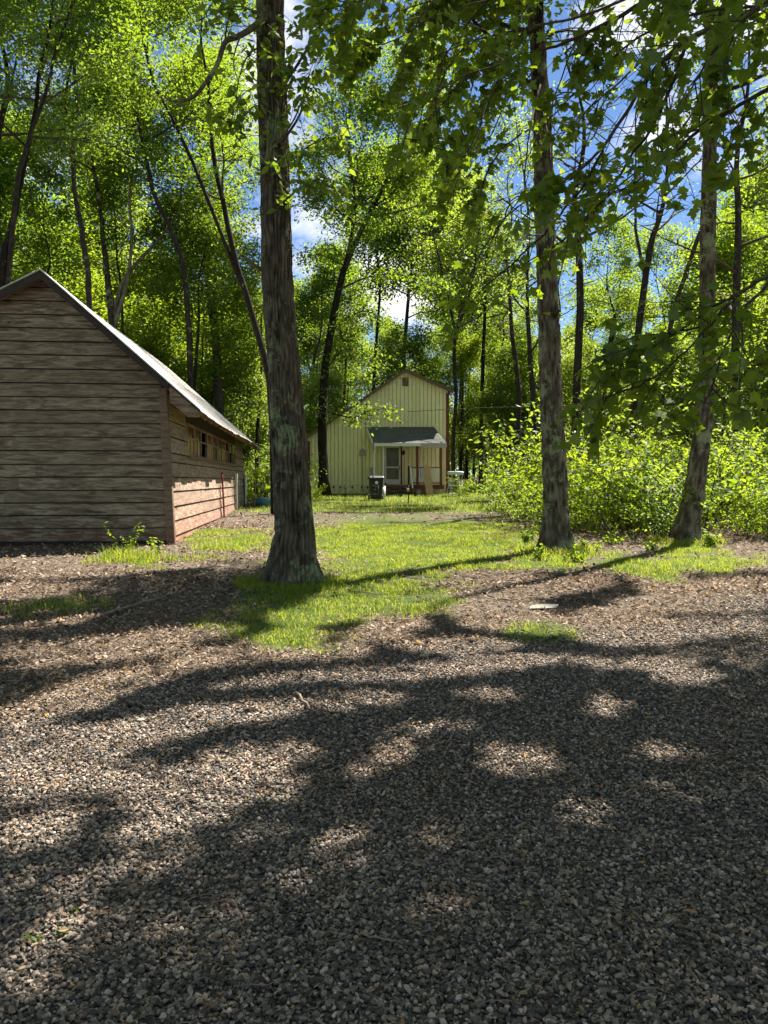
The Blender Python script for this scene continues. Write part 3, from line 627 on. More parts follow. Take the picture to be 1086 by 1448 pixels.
hang([(760,-110,7.0),(650,-80,7.2),(560,-40,7.5),(500,0,7.6),(450,20,7.6)], .012, .15)
hang([(660,60,8.2),(625,110,8.2),(608,150,8.1),(600,175,8.0)], .008, .15)
hang([(1300,330,5.0),(1150,370,5.0),(1086,399,5.1),(1032,429,5.3),(989,463,5.5),(940,500,5.7),(890,530,5.8)], .018, .14)
hang([(1032,429,5.3),(980,490,5.5),(930,530,5.6),(890,555,5.8),(840,575,5.9)], .010, .14)
hang([(989,463,5.5),(930,470,5.7),(880,500,5.9),(840,545,6.0),(815,570,6.1)], .009, .11)
hang([(1086,399,5.1),(1050,440,5.1),(1020,500,5.2),(1015,540,5.3),(1005,570,5.4)], .009, .2)
hang([(1250,-60,5.0),(1120,-20,5.0),(1040,40,5.2),(1000,100,5.4),(960,160,5.7)], .014, .13)
hang([(1084,7,5.8),(1000,20,6.2),(900,60,6.7),(830,130,7.0),(770,190,7.2)], .014, .13)
hang([(1300,480,5.6),(1170,500,5.6),(1086,510,5.7),(1050,530,5.8)], .010, .25)
hang([(1300,-200,7.5),(1120,-120,7.8),(1000,-20,8.0),(900,90,8.3),(820,160,8.5),(760,220,8.6)], .022, .11)
hang([(1300,-60,8.5),(1150,0,8.5),(1050,80,8.7),(950,200,9.0),(860,280,9.2),(800,330,9.3)], .022, .11)
hang([(1050,-200,8.5),(900,-120,8.8),(780,-60,9.0),(690,0,9.2),(630,80,9.3),(590,150,9.3)], .022, .12)
hang([(780,-60,9.0),(730,40,9.0),(700,120,9.1),(670,190,9.1),(640,240,9.1)], .010, .12)
hang([(900,-120,8.8),(850,-20,8.6),(800,90,8.6),(770,160,8.6),(740,230,8.6)], .012, .12)
hang([(690,0,9.2),(620,20,9.2),(560,60,9.1),(510,70,9.1),(470,90,9.0)], .010, .13)
hang([(640,120,7.1),(600,140,7.2),(570,190,7.2),(560,240,7.2)], .006, .15)
hang([(721,285,6.7),(700,330,6.7),(670,380,6.7),(650,440,6.7),(640,480,6.7)], .007, .14)
lw, lc = MB(), MB(); T2H = (lw, lc, late2[2])
for rows_ in ([(762,-20,13.4),(720,20,14.2),(670,60,14.8),(620,100,15.2),(580,160,15.4)], [(764,90,13.5),(720,140,14.3),(690,200,14.8),(650,250,15)], [(762,0,13.5),(660,-30,14.5),(570,-20,15),(480,40,15.3),(430,110,15.4)], [(766,170,13.6),(830,180,14.2),(890,230,14.6),(940,290,14.8)], [(764,60,13.6),(840,60,14.4),(920,120,15),(985,190,15.2)], [(768,150,13.2),(775,200,12.3),(780,260,11.9),(785,330,11.6),(780,385,11.5)], [(764,120,13.2),(752,180,12.2),(748,250,11.8),(752,320,11.6),(745,380,11.5)], [(760,-60,13.4),(700,-30,13.2),(640,20,13),(590,70,12.9),(560,120,12.8)], [(762,40,13.4),(710,60,13.2),(660,100,13),(620,150,12.9),(590,190,12.9)], [(763,110,13.4),(715,120,13.2),(670,160,13),(640,210,12.8),(625,260,12.8)],
 [(766,180,13.4),(735,190,13),(705,220,12.7),(680,270,12.6),(665,330,12.5)], [(764,20,13.4),(690,-10,12.6),(600,0,12.2),(540,30,12),(500,80,12)], [(764,60,13.5),(800,40,13.2),(850,50,13),(900,80,12.9)], [(766,150,13.5),(800,130,13.2),(840,150,13),(890,190,12.8),(920,230,12.8)],
 [(767,220,13.5),(800,230,13),(830,260,12.8),(850,310,12.7)], [(770,280,13.5),(740,290,13.1),(710,320,12.9),(695,370,12.8)], [(765,-40,13.5),(840,-60,13),(920,-40,12.8),(980,0,12.6),(1040,60,12.5)], [(760,-80,13.5),(690,-90,12.8),(620,-60,12.4),(560,-30,12.2),(480,10,12.2)], [(771,300,13.5),(800,310,13.1),(825,340,12.9),(835,390,12.8)]):
    hang(rows_, .017, .13, 1.25, 11, 1.0, -.1, T2H, .14)
ZZ = 0
late2[0].build('branches', M['bark_grey'], t2, True); late2[1].build('crown', M['leaf'], t2); lw.build('lower_branches', M['twig'], t2, True); lc.build('lower_foliage', M['leaf_maple'], t2)
wd.build('branches', M['twig'], t4, True); cr.build('crown', M['leaf_maple'], t4)

# --- trees one can tell apart behind: stems traced as columns and rows, each at its own distance
def gy_row(D): return HY-F_PX*(gz(0, D)-EYE)/D
GA = 'trees standing behind the shed'; GB = 'trees in the woods behind the shrubs'
ht = tree('tree', 'slim forked tree rising in front of the yellow house, leaning right above its roof', [pxs(37, [(459,706,19),(457,650,15.5),(455,600,14.5),(460,520,13),(468,460,12),(477,415,11),(490,370,10),(518,310,8),(546,255,6.5),(568,205,5)]), pxs(37, [(488,378,8),(500,320,6),(503,280,5),(496,200,4),(502,90,3)])], 21, .42, 14, 4.4, 34, .17, rad=.42, flare=.35, cull=False)
def low_limbs(root, D_, limbs, size, K, mat='leaf'):
    w_, c_ = MB(), MB(); P = []; o = np.array(root.location)
    for rows_, r_, n in limbs:
        Q = spline(np.array([at(a, b, D_+dd) for a, b, dd in rows_])-o, 24); w_.tube(Q, np.linspace(r_, .008, 24), 6, cap=False)
        for k in range(n):
            i_ = int(rng.uniform(.2, 1)*23); S = limb_path(Q[i_], rng.random()*6.28, rng.uniform(-.6, .6), rng.uniform(.6, 1.7), 4, .3, -.05); w_.tube(S, np.linspace(.012, .004, 4), 4, cap=False)
            for u in range(K): j = int(rng.random()*3); P.append(S[j]+(S[j+1]-S[j])*rng.random()+rng.normal(size=3)*.16)
    leaves(c_, np.array(P), size, 'oval', .72, .5); w_.build('lower_branches', M['twig'], root, True); c_.build('lower_foliage', M[mat], root)
low_limbs(ht, 36.5, [([(470,585,.3),(500,590,-.3),(525,580,-.8),(550,578,-1.2)], .05, 26), ([(463,520,.3),(485,495,-.4),(515,500,-1),(540,530,-1.3)], .05, 34), ([(466,470,.3),(490,450,-.3),(520,440,-.8),(545,460,-1)], .05, 30),
 ([(478,410,.3),(520,392,0),(560,388,-.3),(610,400,-.6),(630,408,-.8)], .06, 40), ([(458,600,.3),(440,560,-.5),(425,540,-1)], .04, 14), ([(520,305,.3),(560,300,0),(600,290,-.3),(640,300,-.5)], .05, 34), ([(546,255,.2),(590,240,0),(640,215,-.3)], .04, 26), ([(503,280,.2),(470,270,0),(440,290,0)], .04, 26), ([(486,375,.2),(450,360,-.2),(425,370,-.4)], .04, 24)], .19, 16)
tree('tree', 'dark slender tree leaning left beside the big trunk, its stem crossing above the shed roof', [pxs(24, [(392,735,15),(385,600,12),(376,520,11),(346,420,10),(322,344,9),(309,278,8),(298,217,7),(292,120,5)]), pxs(24, [(340,400,6.5),(286,263,6),(240,162,5),(217,112,4.5),(201,23,4)])], 19, .40, 12, 4.0, 35, .13, rad=.36, group=GA)
tree('tree', 'upright dark trunk behind the far end of the shed roof', [pxs(34, [(314,705,17),(310,600,15),(303,500,14),(297,430,13.5),(290,340,11),(284,250,9)])], 19, .34, 18, 4.2, 35, .16, rad=.42, group=GA)
tree('tree', 'forked slim tree behind the middle of the shed roof, two thin stems going straight up', [pxs(26, [(132,740,11),(127,434,10),(122,360,9.5),(116,320,9),(108,278,8),(104,224,7.5),(110,155,6),(106,77,5),(106,0,4)]), pxs(26, [(105,240,6),(91,193,5),(89,128,4.5),(100,77,4),(118,20,3)])], 20, .42, 14, 3.9, 35, .13, rad=.36, group=GA)
tree('tree', 'pale gnarled multi-stemmed tree just above the shed ridge', [pxs(31, [(162,720,16),(160,470,14),(152,400,10),(145,340,8),(140,290,6),(128,220,5)]), pxs(31, [(160,450,10),(172,400,7),(190,375,6),(222,340,5),(250,300,4)]), pxs(31, [(162,460,9),(178,410,6),(184,340,5),(180,260,4)])], 18, .45, 10, 3.6, 35, .15, rad=.40, group=GA, bk='bark_maple')
tree('tree', 'pair of close stems spreading upward at the left edge above the shed', [pxs(19.5, [(2,740,15),(4,402,13),(14,330,11),(23,271,9.5),(43,166,7),(50,112,6)]), pxs(19.5, [(8,420,10),(14,385,9),(27,271,8),(58,162,6),(75,100,5)])], 18, .36, 13, 3.7, 35, .125, rad=.35, group=GA)
tree('tree', 'straight trunk cut by the left edge of the photo above the shed', [pxs(23, [(-6,740,15),(-4,400,13),(-2,210,10)])], 19, .34, 16, 3.8, 35, .13, rad=.36, group=GA)
tree('tree', 'thin stem bending left above the shed roof with a narrow crown', [pxs(29, [(275,715,10),(262,420,8.5),(247,340,8),(217,278,7),(205,224,6),(189,147,5),(186,77,4)])], 20, .36, 15, 4.0, 35, .15, rad=.4, group=GA)
tree('tree', 'dark trunk between the middle tree and the leaning one, half hidden by hanging leaves', [pxs(23, [(890,730,14),(892,668,12),(897,560,12),(905,450,11.5),(920,350,10),(932,320,8.5),(945,270,6)]), pxs(23, [(912,390,6),(900,330,5),(897,290,4)])], 17, .40, 12, 3.8, 31, .13, rad=.36, group=GB)
tree('tree', 'straight trunk just right of the middle tree rising from the shrubs', [pxs(27, [(810,715,15),(812,640,14),(817,520,13),(820,430,12.5),(817,350,11),(812,280,9)])], 18, .36, 16, 3.9, 31, .14, rad=.38, group=GB)
tree('tree', 'bare slanting stem against the sky left of the leaning tree', [pxs(30, [(925,715,11),(935,560,9),(952,450,8),(972,385,7.5),(992,325,7),(1010,270,5)])], 17, .46, 9, 3.0, 14, .15, rad=.38, group=GB)
tree('tree', 'dark trunk at the right edge behind the leaning tree', [pxs(25, [(1046,725,16),(1045,600,14),(1045,520,13.5),(1048,420,12),(1050,300,10)])], 18, .34, 16, 4.0, 31, .14, rad=.38, group=GB)
tree('tree', 'thin grey tree with forked top at the right corner of the house', [pxs(44, [(641,698,7),(641,620,6.5),(645,560,6),(643,490,6),(652,455,5),(668,405,4),(675,350,3)]), pxs(44, [(646,480,4.5),(636,440,4),(628,400,3)])], 20, .34, 13, 4.0, 29, .20, 'leaf_far', rad=.48, group=GB)
tree('tree', 'thin dark trunk in the woods right of the house, leaning slightly left', [pxs(38, [(731,700,10),(733,630,8.5),(735,550,8),(726,470,7),(722,400,5)])], 18, .34, 14, 3.8, 29, .18, 'leaf_far', rad=.45, group=GB)
tree('tree', 'crooked dark trunk close left of the middle tree', [pxs(33, [(756,705,11),(755,640,9.5),(752,560,9),(747,500,8),(742,420,6)])], 18, .36, 14, 3.8, 29, .16, 'leaf_far', rad=.42, group=GB)
tree('tree', 'slender straight trunk midway between the house and the middle tree', [pxs(48, [(680,696,7.5),(681,620,6.5),(684,520,6),(686,420,5)])], 20, .34, 14, 4.0, 29, .2, 'leaf_far', rad=.5, group=GB)

# --- forest copies farther back: a few prototypes built once, then copied with their parts
protos = []
for k, (H, t0, nl, L, K, lf) in enumerate(((19, .30, 24, 4.6, 26, .24), (21, .36, 24, 5.0, 26, .25), (17, .24, 22, 4.4, 26, .22), (20, .30, 24, 4.6, 26, .24))):
    r_ = .13+.03*k; protos.append(tree('forest_tree', 'x', [[(0, 0, 0, r_), (.15*(-1)**k, .1, H*.3, r_*.8), (.2, -.2, H*.6, r_*.55)]], H, t0, nl, L, K, lf, ('leaf_far', 'leaf', 'leaf_far', 'leaf_deep')[k], cull=False, rad=.5, tmpl='dia'))
unders = []
for k, (H, L, lf) in enumerate(((6.5, 2.4, .13), (11., 3.0, .15), (5.0, 2.1, .12), (8.5, 2.7, .14))):
    r_ = .035+.01*k; unders.append(tree('understory_tree', 'x', [[(0, 0, 0, r_), (.1, .05, H*.3, r_*.8), (.1, -.1, H*.6, r_*.6)], [(0.05, .03, H*.15, r_*.6), (.5*(-1)**k, .3, H*.5, r_*.4)]], H, .16, 16, L, 24, lf, ('leaf_far', 'leaf_shrub', 'leaf_far', 'leaf')[k], cull=False, rad=.30, tmpl='dia', sub=5, el=(.1, .9)))
for p_ in protos+unders:
    p_.location = (0, 0, 0)
def blocked(x, y):
    if -6.5 < x < 6.0 and 24 < y < 53: return True
    if 0 < x < 11 and y < 46: return True
    if -11.5-.1*(y-14) < x < -3.2 and y < 34: return True
    return False
used = {}
def forest(kind, src, spots, scale):
    for k, (px, D_) in enumerate(spots):
        x = (px-CX)/F_PX*D_; y = D_
        if blocked(x, y): continue
        key = id(src[k % len(src)]); s_ = random.uniform(*scale); loc = (x, y, gz(x, y)-.08); rz = random.random()*6.28
        zone = 'behind the shed' if px < 400 else ('behind the yellow house' if px < 660 else 'behind the right-hand shrubs')
        if kind == 'tall': lab = f'tall slender tree among many like it in the sunlit woods {zone}'; gp = f'tall woodland trees {zone}'
        else: lab = f'low bushy young tree in the leafy understory {zone}'; gp = f'young understory trees {zone}'
        if key not in used:
            o_ = src[k % len(src)]; used[key] = 1; o_.location = tuple(float(c) for c in loc); o_.rotation_euler = (0, 0, rz); o_['label'] = lab; o_['group'] = gp; o_.scale = (s_, s_, s_)
        else: copy_tree(src[k % len(src)], lab, loc, rz, s_, gp)
sp = []
for D_, n in ((30, 9), (36, 11), (44, 13), (54, 16), (66, 18), (82, 20), (100, 22)):
    for k in range(n):
        sp.append((-140+(k+random.uniform(.1, .9))*1366/n, D_+random.uniform(-3, 4)))
random.shuffle(sp); forest('tall', protos, [s_ for s_ in sp if not (s_[1] < 42 and s_[0] > 600) and not (s_[0] < 400 and random.random() < .38) and not (150 < s_[0] < 480 and s_[1] < 64 and random.random() < .72) and not (s_[0] > 560 and random.random() < .3) and not (600 < s_[0] < 1000 and s_[1] < 80 and random.random() < .72)], (.85, 1.15))
su = []
for D_, n in ((29, 9), (35, 13), (42, 16), (52, 18), (64, 18), (80, 18), (98, 18)):
    for k in range(n): su.append((-100+(k+random.uniform(.1, .9))*1290/n, D_+random.uniform(-3, 3)))
for D_, n in ((35, 7), (40, 8), (46, 8), (55, 8)):
    for k in range(n): su.append((170+(k+random.uniform(.1, .9))*270/n, D_+random.uniform(-1.5, 1.5)))
for D_, n in ((47, 6), (53, 7), (60, 7)):
    for k in range(n): su.append((645+(k+random.uniform(.1, .9))*220/n, D_+random.uniform(-1.5, 1.5)))
random.shuffle(su); forest('low', unders, su, (.8, 1.25))

for k, (x, y) in enumerate(((-7, -5), (-1.5, -9), (5, -7), (10, -3), (-12, -1), (2, -15), (-15, 5), (-19, 11), (-17, -6), (15, 4), (16.5, 10), (20, 15), (18, -3), (-5, -13), (7, -14))):  # unseen trees added around the camera to hold back sky light
    copy_tree(protos[k % 4], 'tall unseen tree added around the viewpoint to dim the sky light', (x, y, gz(x, y)-.05), k*1.3, .85, 'unseen trees added around the viewpoint to dim the sky light')
# --- thin saplings between the big trees
def sapling(px, D_, H, lean, lab, K=20, leaf_=.15):
    x = (px-CX)/F_PX*D_; r_ = .045+.0018*D_*rng.uniform(.6, 1.1); z0 = gz(x, D_)
    tree('sapling', lab, [[(x, D_, z0, r_), (x+lean*.3, D_+.1, z0+H*.3, r_*.85), (x+lean*.55+.15, D_, z0+H*.6, r_*.6)]], H, .38, 11, 2.4, K, leaf_, rad=.34, flare=.2, group='thin saplings in the woods', bend=.3)
for px, D_, H, lean, lab in ((40,30,14,.5,'thin straight sapling above the left part of the shed roof'), (190,33,15,-1.2,'thin sapling leaning left behind the middle of the shed'), (228,37,15,.6,'thin sapling behind the shed roof, left of the upright dark trunk'), (262,31,12,.8,'slim curved sapling left of the upright dark trunk at the roof end'), (330,38,13,-.4,'thin sapling in the gap between the roof end and the big trunk'), (345,44,14,-1.,'thin sapling leaning left close beside the big trunk'), (362,36,11,.3,'thin sapling right against the left edge of the big trunk'), (435,56,16,.5,'thin sapling just right of the big trunk above the house roof'), (700,52,15,.4,'thin sapling right of the midway slender trunk'), (715,60,16,-.5,'faint sapling far back left of the middle tree'), (770,40,14,.6,'thin sapling behind the middle tree'), (850,36,13,.5,'thin sapling between the two trunks right of the middle tree'), (868,45,15,-.6,'thin far sapling left of the dark trunk in the thicket'), (935,38,13,-.3,'thin sapling behind the leaning tree on its left'), (1020,33,12,.7,'thin sapling right of the leaning tree'), (1075,36,13,-.5,'thin sapling at the right edge of the woods'), (660,58,15,.2,'thin far sapling right of the house')):
    sapling(px, D_, H, lean, lab)
# the far wood closes the view as one mass
fw = MB(); n = 90000; a = rng.uniform(-.72, .72, n); rr_ = rng.uniform(104, 150, n); x, y = rr_*np.sin(a), rr_*np.cos(a); top = 9+9*fbm(a*26, rr_*.05); z = zg(x, y)+top*rng.random(n)**.8
k = fbm(a*60, z*.35+7) > .38; A = np.stack([x, y, z], 1)[k]; leaves(fw, A, .62, 'dia', .6)
n = 34000; a = rng.uniform(-.72, .72, n); rr_ = rng.uniform(98, 112, n); x, y = rr_*np.sin(a), rr_*np.cos(a); leaves(fw, np.stack([x, y, zg(x, y)+rng.random(n)*(4.5+3*fbm(a*40, a*0))], 1), .55, 'dia', .6)
tag(fw.build('far_wood', M['leaf_far'], None), 'sunlit far woods closing the view behind the trunks', 'woods', kind='stuff')

# --- shrubs of the thicket, saplings by the house
def shrub_proto(H, W, n, K, lf, mat='leaf_shrub'):
    root = thing('shrub', 'x', 'shrub'); wm, cm = MB(), MB(); anchors = []
    for k in range(n):
        az = rng.random()*6.28; el = rng.uniform(.75, 1.4); Q = limb_path((rng.normal()*W*.2, rng.normal()*W*.2, -.05), az, el, H*rng.uniform(.6, 1.1), 6, .18, -.06)
        wm.tube(Q, np.linspace(.012, .004, 6), 5, cap=False)
        for j in range(6):
            i_ = 1+int(rng.random()*4); S = limb_path(Q[i_], az+rng.uniform(-1.6, 1.6), rng.uniform(-.1, .8), H*rng.uniform(.2, .42), 4, .2, -.04)
            wm.tube(S, np.linspace(.005, .002, 4), 4, cap=False); anchors += [(S[1], .8), (S[2], 1.), (S[3], 1.1)]
        anchors += [(Q[-1], 1.), (Q[-2], .9), (Q[2], .5)]
    leafy(cm, anchors, K, .12, lf, (0, 0, 0), 'oval', False, .7)
    wm.build('stems', M['twig'], root, True); cm.build('foliage', M[mat], root); return root
SH = [shrub_proto(1.9, 1.3, 8, 7, .11), shrub_proto(1.5, 1.1, 8, 7, .105), shrub_proto(2.6, 1.6, 9, 6, .13), shrub_proto(1.7, 1.2, 8, 8, .11, 'leaf'), shrub_proto(3.0, 1.0, 6, 8, .12, 'leaf_far')]
rows = [('front', 16.8, 7, 750, 1130, .8), ('second', 18.6, 9, 715, 1140, .95), ('third', 20.8, 11, 722, 1145, 1.1), ('fourth', 23.5, 12, 715, 1150, 1.2), ('rear', 27, 12, 712, 1160, 1.35)]
ordn = ['first', 'second', 'third', 'fourth', 'fifth', 'sixth', 'seventh', 'eighth', 'ninth', 'tenth', 'eleventh', 'twelfth']
cnt = 0
for nme, D_, n, a, b, s_ in rows:
    for k in range(n):
        px = a+(b-a)*(k+random.uniform(.2, .8))/n; y = D_+random.uniform(-.8, .8); x = (px-CX)/F_PX*y; lab = f'bright green shrub in the right-hand thicket, {ordn[k]} from the house in its {nme} row'
        src = SH[(cnt*7+k*k) % 5 if cnt > 4 else cnt]; ss = s_*random.choice([.5, .7, .9, 1.1, 1.4])*random.uniform(.92, 1.08)*(.62 if k == 0 else 1); loc = (x, y, gz(x, y))
        if cnt < 5: src.location = tuple(float(c) for c in loc); src['label'] = lab; src['group'] = 'shrubs of the thicket'; src.scale = (ss,)*3
        else: copy_tree(src, lab, loc, random.random()*6.28, ss, 'shrubs of the thicket')
        cnt += 1
for px, D_, ss, lab in ((425,33,.9,'dark leafy shrub at the foot of the slim tree by the house'), (447,35.5,.55,'low shrub beside the base of the slim tree by the house'), (655,38,.8,'shrub at the right corner of the house beside the white stand'), (368,33,.95,'shrub at the far end of the shed side wall'), (340,36,1.2,'tall shrub behind the far end of the shed'), (395,40,1.3,'shrub half hidden behind the big trunk left of the house'), (360,42,1.4,'bright shrub in the gap between shed and big trunk')):
    x = (px-CX)/F_PX*D_; copy_tree(SH[random.randrange(3)], lab, (x, D_, gz(x, D_)), random.random()*6.28, ss, 'shrubs near the buildings')
def weed(px, py, H, n, lf, lab, nm='weed_plant', mat='leaf_shrub'):
    x, y = gpt(px, py); root = thing(nm, lab, 'weed', (x, y, gz(x, y))); wm, cm = MB(), MB(); P = []
    for k in range(n):
        Q = limb_path((rng.normal()*.08, rng.normal()*.08, -.02), rng.random()*6.28, rng.uniform(.9, 1.45), H*rng.uniform(.5, 1.1), 6, .15, -.02); wm.tube(Q, np.linspace(.006, .002, 6), 5, cap=False)
        for q in np.linspace(1, 5, 9):
            i_ = min(int(q), 4); P += [Q[i_]+(Q[i_+1]-Q[i_])*(q-i_)]*2
    leaves(cm, np.array(P), lf, 'oval', .7, .2); wm.build('stems', M['leaf_shrub'], root, True); cm.build('foliage', M[mat], root)
weed(182, 783, .66, 7, .075, 'tall leafy weed standing against the shed front wall')
weed(222, 783, .32, 4, .08, 'short weed in the grass near the shed corner')
weed(760, 792, .28, 7, .07, 'seedlings at the left foot of the middle trunk'); weed(815, 795, .3, 7, .07, 'seedlings at the right foot of the middle trunk')
weed(835, 780, .3, 7, .08, 'low weed in the litter right of the middle trunk'); weed(1010, 772, .35, 8, .09, 'low leafy weed right of the leaning trunk base')
weed(925, 780, .26, 6, .07, 'low weed left of the leaning trunk base'); weed(745, 770, .35, 7, .09, 'leafy seedling in the grass left of the middle trunk')
weed(95, 1292, .05, 4, .03, 'tiny green sprout in the gravel at lower left')
weed(870, 770, .3, 6, .08, 'weed at the front edge of the thicket between the two right trunks')
# ground cover under the woods
gc = MB(); n = 60000; x, y = scatter_ground(n, 16, 62, .62); k = (fbm(x*.5, y*.5) > .36) & ~((x > -5.5) & (x < 5) & (y < 52)) & ~((x < -3.5) & (x > -12) & (y < 32)); x, y = x[k], y[k]
leaves(gc, np.stack([x, y, zg(x, y)+rng.random(len(x))**2*.55], 1), .13+.0018*y[:, None][:, 0], 'oval', .75)
tag(gc.build('undergrowth', M['leaf_shrub'], None), 'low green undergrowth covering the woodland floor', 'undergrowth', kind='stuff')

# ------------------------------------------------------------------ shed
SX, SY = -4.19, 14.7
shed = thing('wooden_shed', 'long weathered plank shed with peeling reddish paint and a metal roof at the left', 'shed', (SX, SY, gz(SX, SY)-.02), math.radians(5.6))
APX, APZ = -2.42, 5.27; RZ0, EX, EZ = 3.08, .57, 2.62      # ridge, right wall top and eave in the shed's own frame
LWX, LWZ = -5.2, 3.75; LEN = 16.4; slopeR = (APZ-EZ)/(APX-EX); slopeL = (APZ-LWZ)/(APX-LWX)
LEAN = -.055
def xr(z):
    xl_ = LEAN*z; xroof = APX+(z-APZ)/slopeR-.0; return min(xl_, xroof)
def xl(z):
    xw = LWX; xroof = APX+(z-APZ)/slopeL; return max(xw, xroof)
gb = MB(); z = .10; k = 0
ztop = APZ-.07
while z < ztop:
    h = .262*random.uniform(.93, 1.07); z1 = min(z+h, ztop); off = random.uniform(-.012, .004); c1 = xr(z)+off-.045; c2 = xr(z1)+off-.045
    if z > 2.45: c1 = xr(z)-.05; c2 = xr(z1)-.05
    a1, a2 = xl(z), xl(z1)
    cuts = [0, 1]
    if c2-a2 > 2.5 and random.random() < .6: cuts = [0, random.uniform(.25, .55), 1]
    if c2 > a2:
        for u, v in zip(cuts[:-1], cuts[1:]):
            p = random.uniform(.034, .048); q = .014; g = .003 if v < 1 else 0; dz_ = random.uniform(-.005, .005)
            x00, x01 = a1+(c1-a1)*u, a1+(c1-a1)*v-g; x10, x11 = a2+(c2-a2)*u, a2+(c2-a2)*v-g; zb = z+dz_
            gb.hexa([(x00,-p,zb),(x01,-p,zb),(x01,0,zb),(x00,-.004,zb),(x10,-q,z1-.024),(x11,-q,z1-.024),(x11,-.004,z1-.024),(x10,-.004,z1-.024)])
    z = z1; k += 1
gb.build('gable_wall', M['gable'], shed)
cw = MB(); cw.poly([(LWX,.004,0),(0,.004,0),(LEAN*3.3,.004,3.3),(APX,.004,APZ-.1),(LWX,.004,LWZ-.1)], (0,.05,0))
cw.box((LWX,.06,0),(LWX+.06,LEN,LWZ-.12)); cw.poly([(LWX,LEN-.05,0),(-.05,LEN-.05,0),(LEAN*3.3,LEN-.05,3.3),(APX,LEN-.05,APZ-.1),(LWX,LEN-.05,LWZ-.1)], (0,.05,0))
cw.build('inner_wall', M['dark_wood'], shed)
sb = MB(); bs = MB()
# side wall boards: full below the sill, then only in the end bays beside the windows
W0, W1, SILL, WTOP = 2.25, 13.2, 1.86, 2.62
z = -.12
def sideboard(z0, z1, y0, y1, p=.034):
    xa, xb = LEAN*z0, LEAN*z1
    yy = y0
    while yy < y1-.01:
        L_ = random.uniform(3.5, 5.5); ye = min(yy+L_, y1)
        if y1-ye < 1.2: ye = y1
        pp = p+random.uniform(-.004, .006)
        sb.hexa([(xa,yy,z0),(xa+pp,yy,z0),(xa+pp,ye-.003,z0),(xa,ye-.003,z0),(xb,yy,z1-.022),(xb+.010,yy,z1-.022),(xb+.010,ye-.003,z1-.022),(xb,ye-.003,z1-.022)])
        yy = ye
courses = []
while z < SILL-.05:
    h = .30*random.uniform(.95, 1.05); z1 = min(z+h, SILL) if z+h < SILL-.08 else SILL; courses.append((z, z1)); z = z1
for z0, z1 in courses: sideboard(z0, z1, .02, LEN)
zz = SILL
while zz < 3.0:
    z1 = min(zz+.33, 3.06); sideboard(zz, z1, .02, W0); sideboard(zz, z1, W1, LEN); zz = z1
sb.build('side_wall', M['side'], shed)
cw = MB(); cw.hexa([(-.10,.06,-.1),(-.02,.06,-.1),(-.02,LEN-.06,-.1),(-.10,LEN-.06,-.1),(LEAN*SILL-.10,.06,SILL-.06),(LEAN*SILL-.02,.06,SILL-.06),(LEAN*SILL-.02,LEN-.06,SILL-.06),(LEAN*SILL-.10,LEN-.06,SILL-.06)]); cw.build('inner_wall', M['dark_wood'], shed)
hd = MB(); hd.box((LEAN*WTOP-.06, W0, WTOP), (LEAN*WTOP+.02, W1, 3.05)); hd.build('header_beam', M['dark_wood'], shed)
cb = MB(); cb.hexa([(.0,-.05,-.1),(.115-.09,-.05,-.1),(.025,.02,-.1),(0,.02,-.1),(LEAN*3.1-.10,-.05,3.1),(LEAN*3.1+.028,-.05,3.1),(LEAN*3.1+.028,.02,3.1),(LEAN*3.1-.10,.02,3.1)])
cb2 = MB(); cb2.hexa([(-.115,-.055,-.02),(.045,-.055,-.02),(.045,-.03,-.02),(-.115,-.03,-.02),(LEAN*3.1-.10,-.055,3.12),(LEAN*3.1+.045,-.055,3.12),(LEAN*3.1+.045,-.03,3.12),(LEAN*3.1-.10,-.03,3.12)])
cb2.hexa([(.03,-.030,-.05),(.048,-.030,-.05),(.048,.10,-.05),(.03,.10,-.05),(LEAN*3.1+.03,-.030,3.12),(LEAN*3.1+.048,-.030,3.12),(LEAN*3.1+.048,.10,3.12),(LEAN*3.1+.03,.10,3.12)])
cb2.build('corner_board', M['trim_wood'], shed)
sl = MB(); sl.box((LEAN*SILL-.02, W0-.06, SILL-.05), (LEAN*SILL+.09, W1+.06, SILL)); sl.build('window_sill', M['trim_wood'], shed)
nw = 10; ww = (W1-W0)/nw; xw = LEAN*2.2+.0
for k in range(nw):
    a, b = W0+k*ww+.012, W0+(k+1)*ww-.012; f = MB(); t = .055; zb, zt = SILL+.004, WTOP-.004
    f.box((xw-.03,a,zb),(xw+.03,a+t,zt)); f.box((xw-.03,b-t,zb),(xw+.03,b,zt)); f.box((xw-.03,a+t,zb),(xw+.027,b-t,zb+t)); f.box((xw-.03,a+t,zt-t),(xw+.027,b-t,zt))
    zm = zb+(zt-zb)*.56; f.box((xw-.02,a+t,zm-.018),(xw+.022,b-t,zm+.018))
    if k not in (2, 8): f.box((xw-.018,(a+b)/2-.014,zb+t),(xw+.018,(a+b)/2+.014,zm-.018))
    fo = f.build('window', M['trim_wood'] if k % 3 else M['raw_wood'], shed)
    if k not in (2, 7):
        pn = MB(); pn.box((xw-.006,a+t,zm+.018),(xw+.0,b-t,zt-t)); pn.build('pane', M['glass'], fo)
    pn = MB(); pn.box((xw-.006,a+t,zb+t),(xw+.0,b-t,zm-.018)); 
    if k not in (2, 8): pn.build('pane', M['amber_reflection'] if k in (0, 1, 3, 5, 6) else M['glass'], fo)
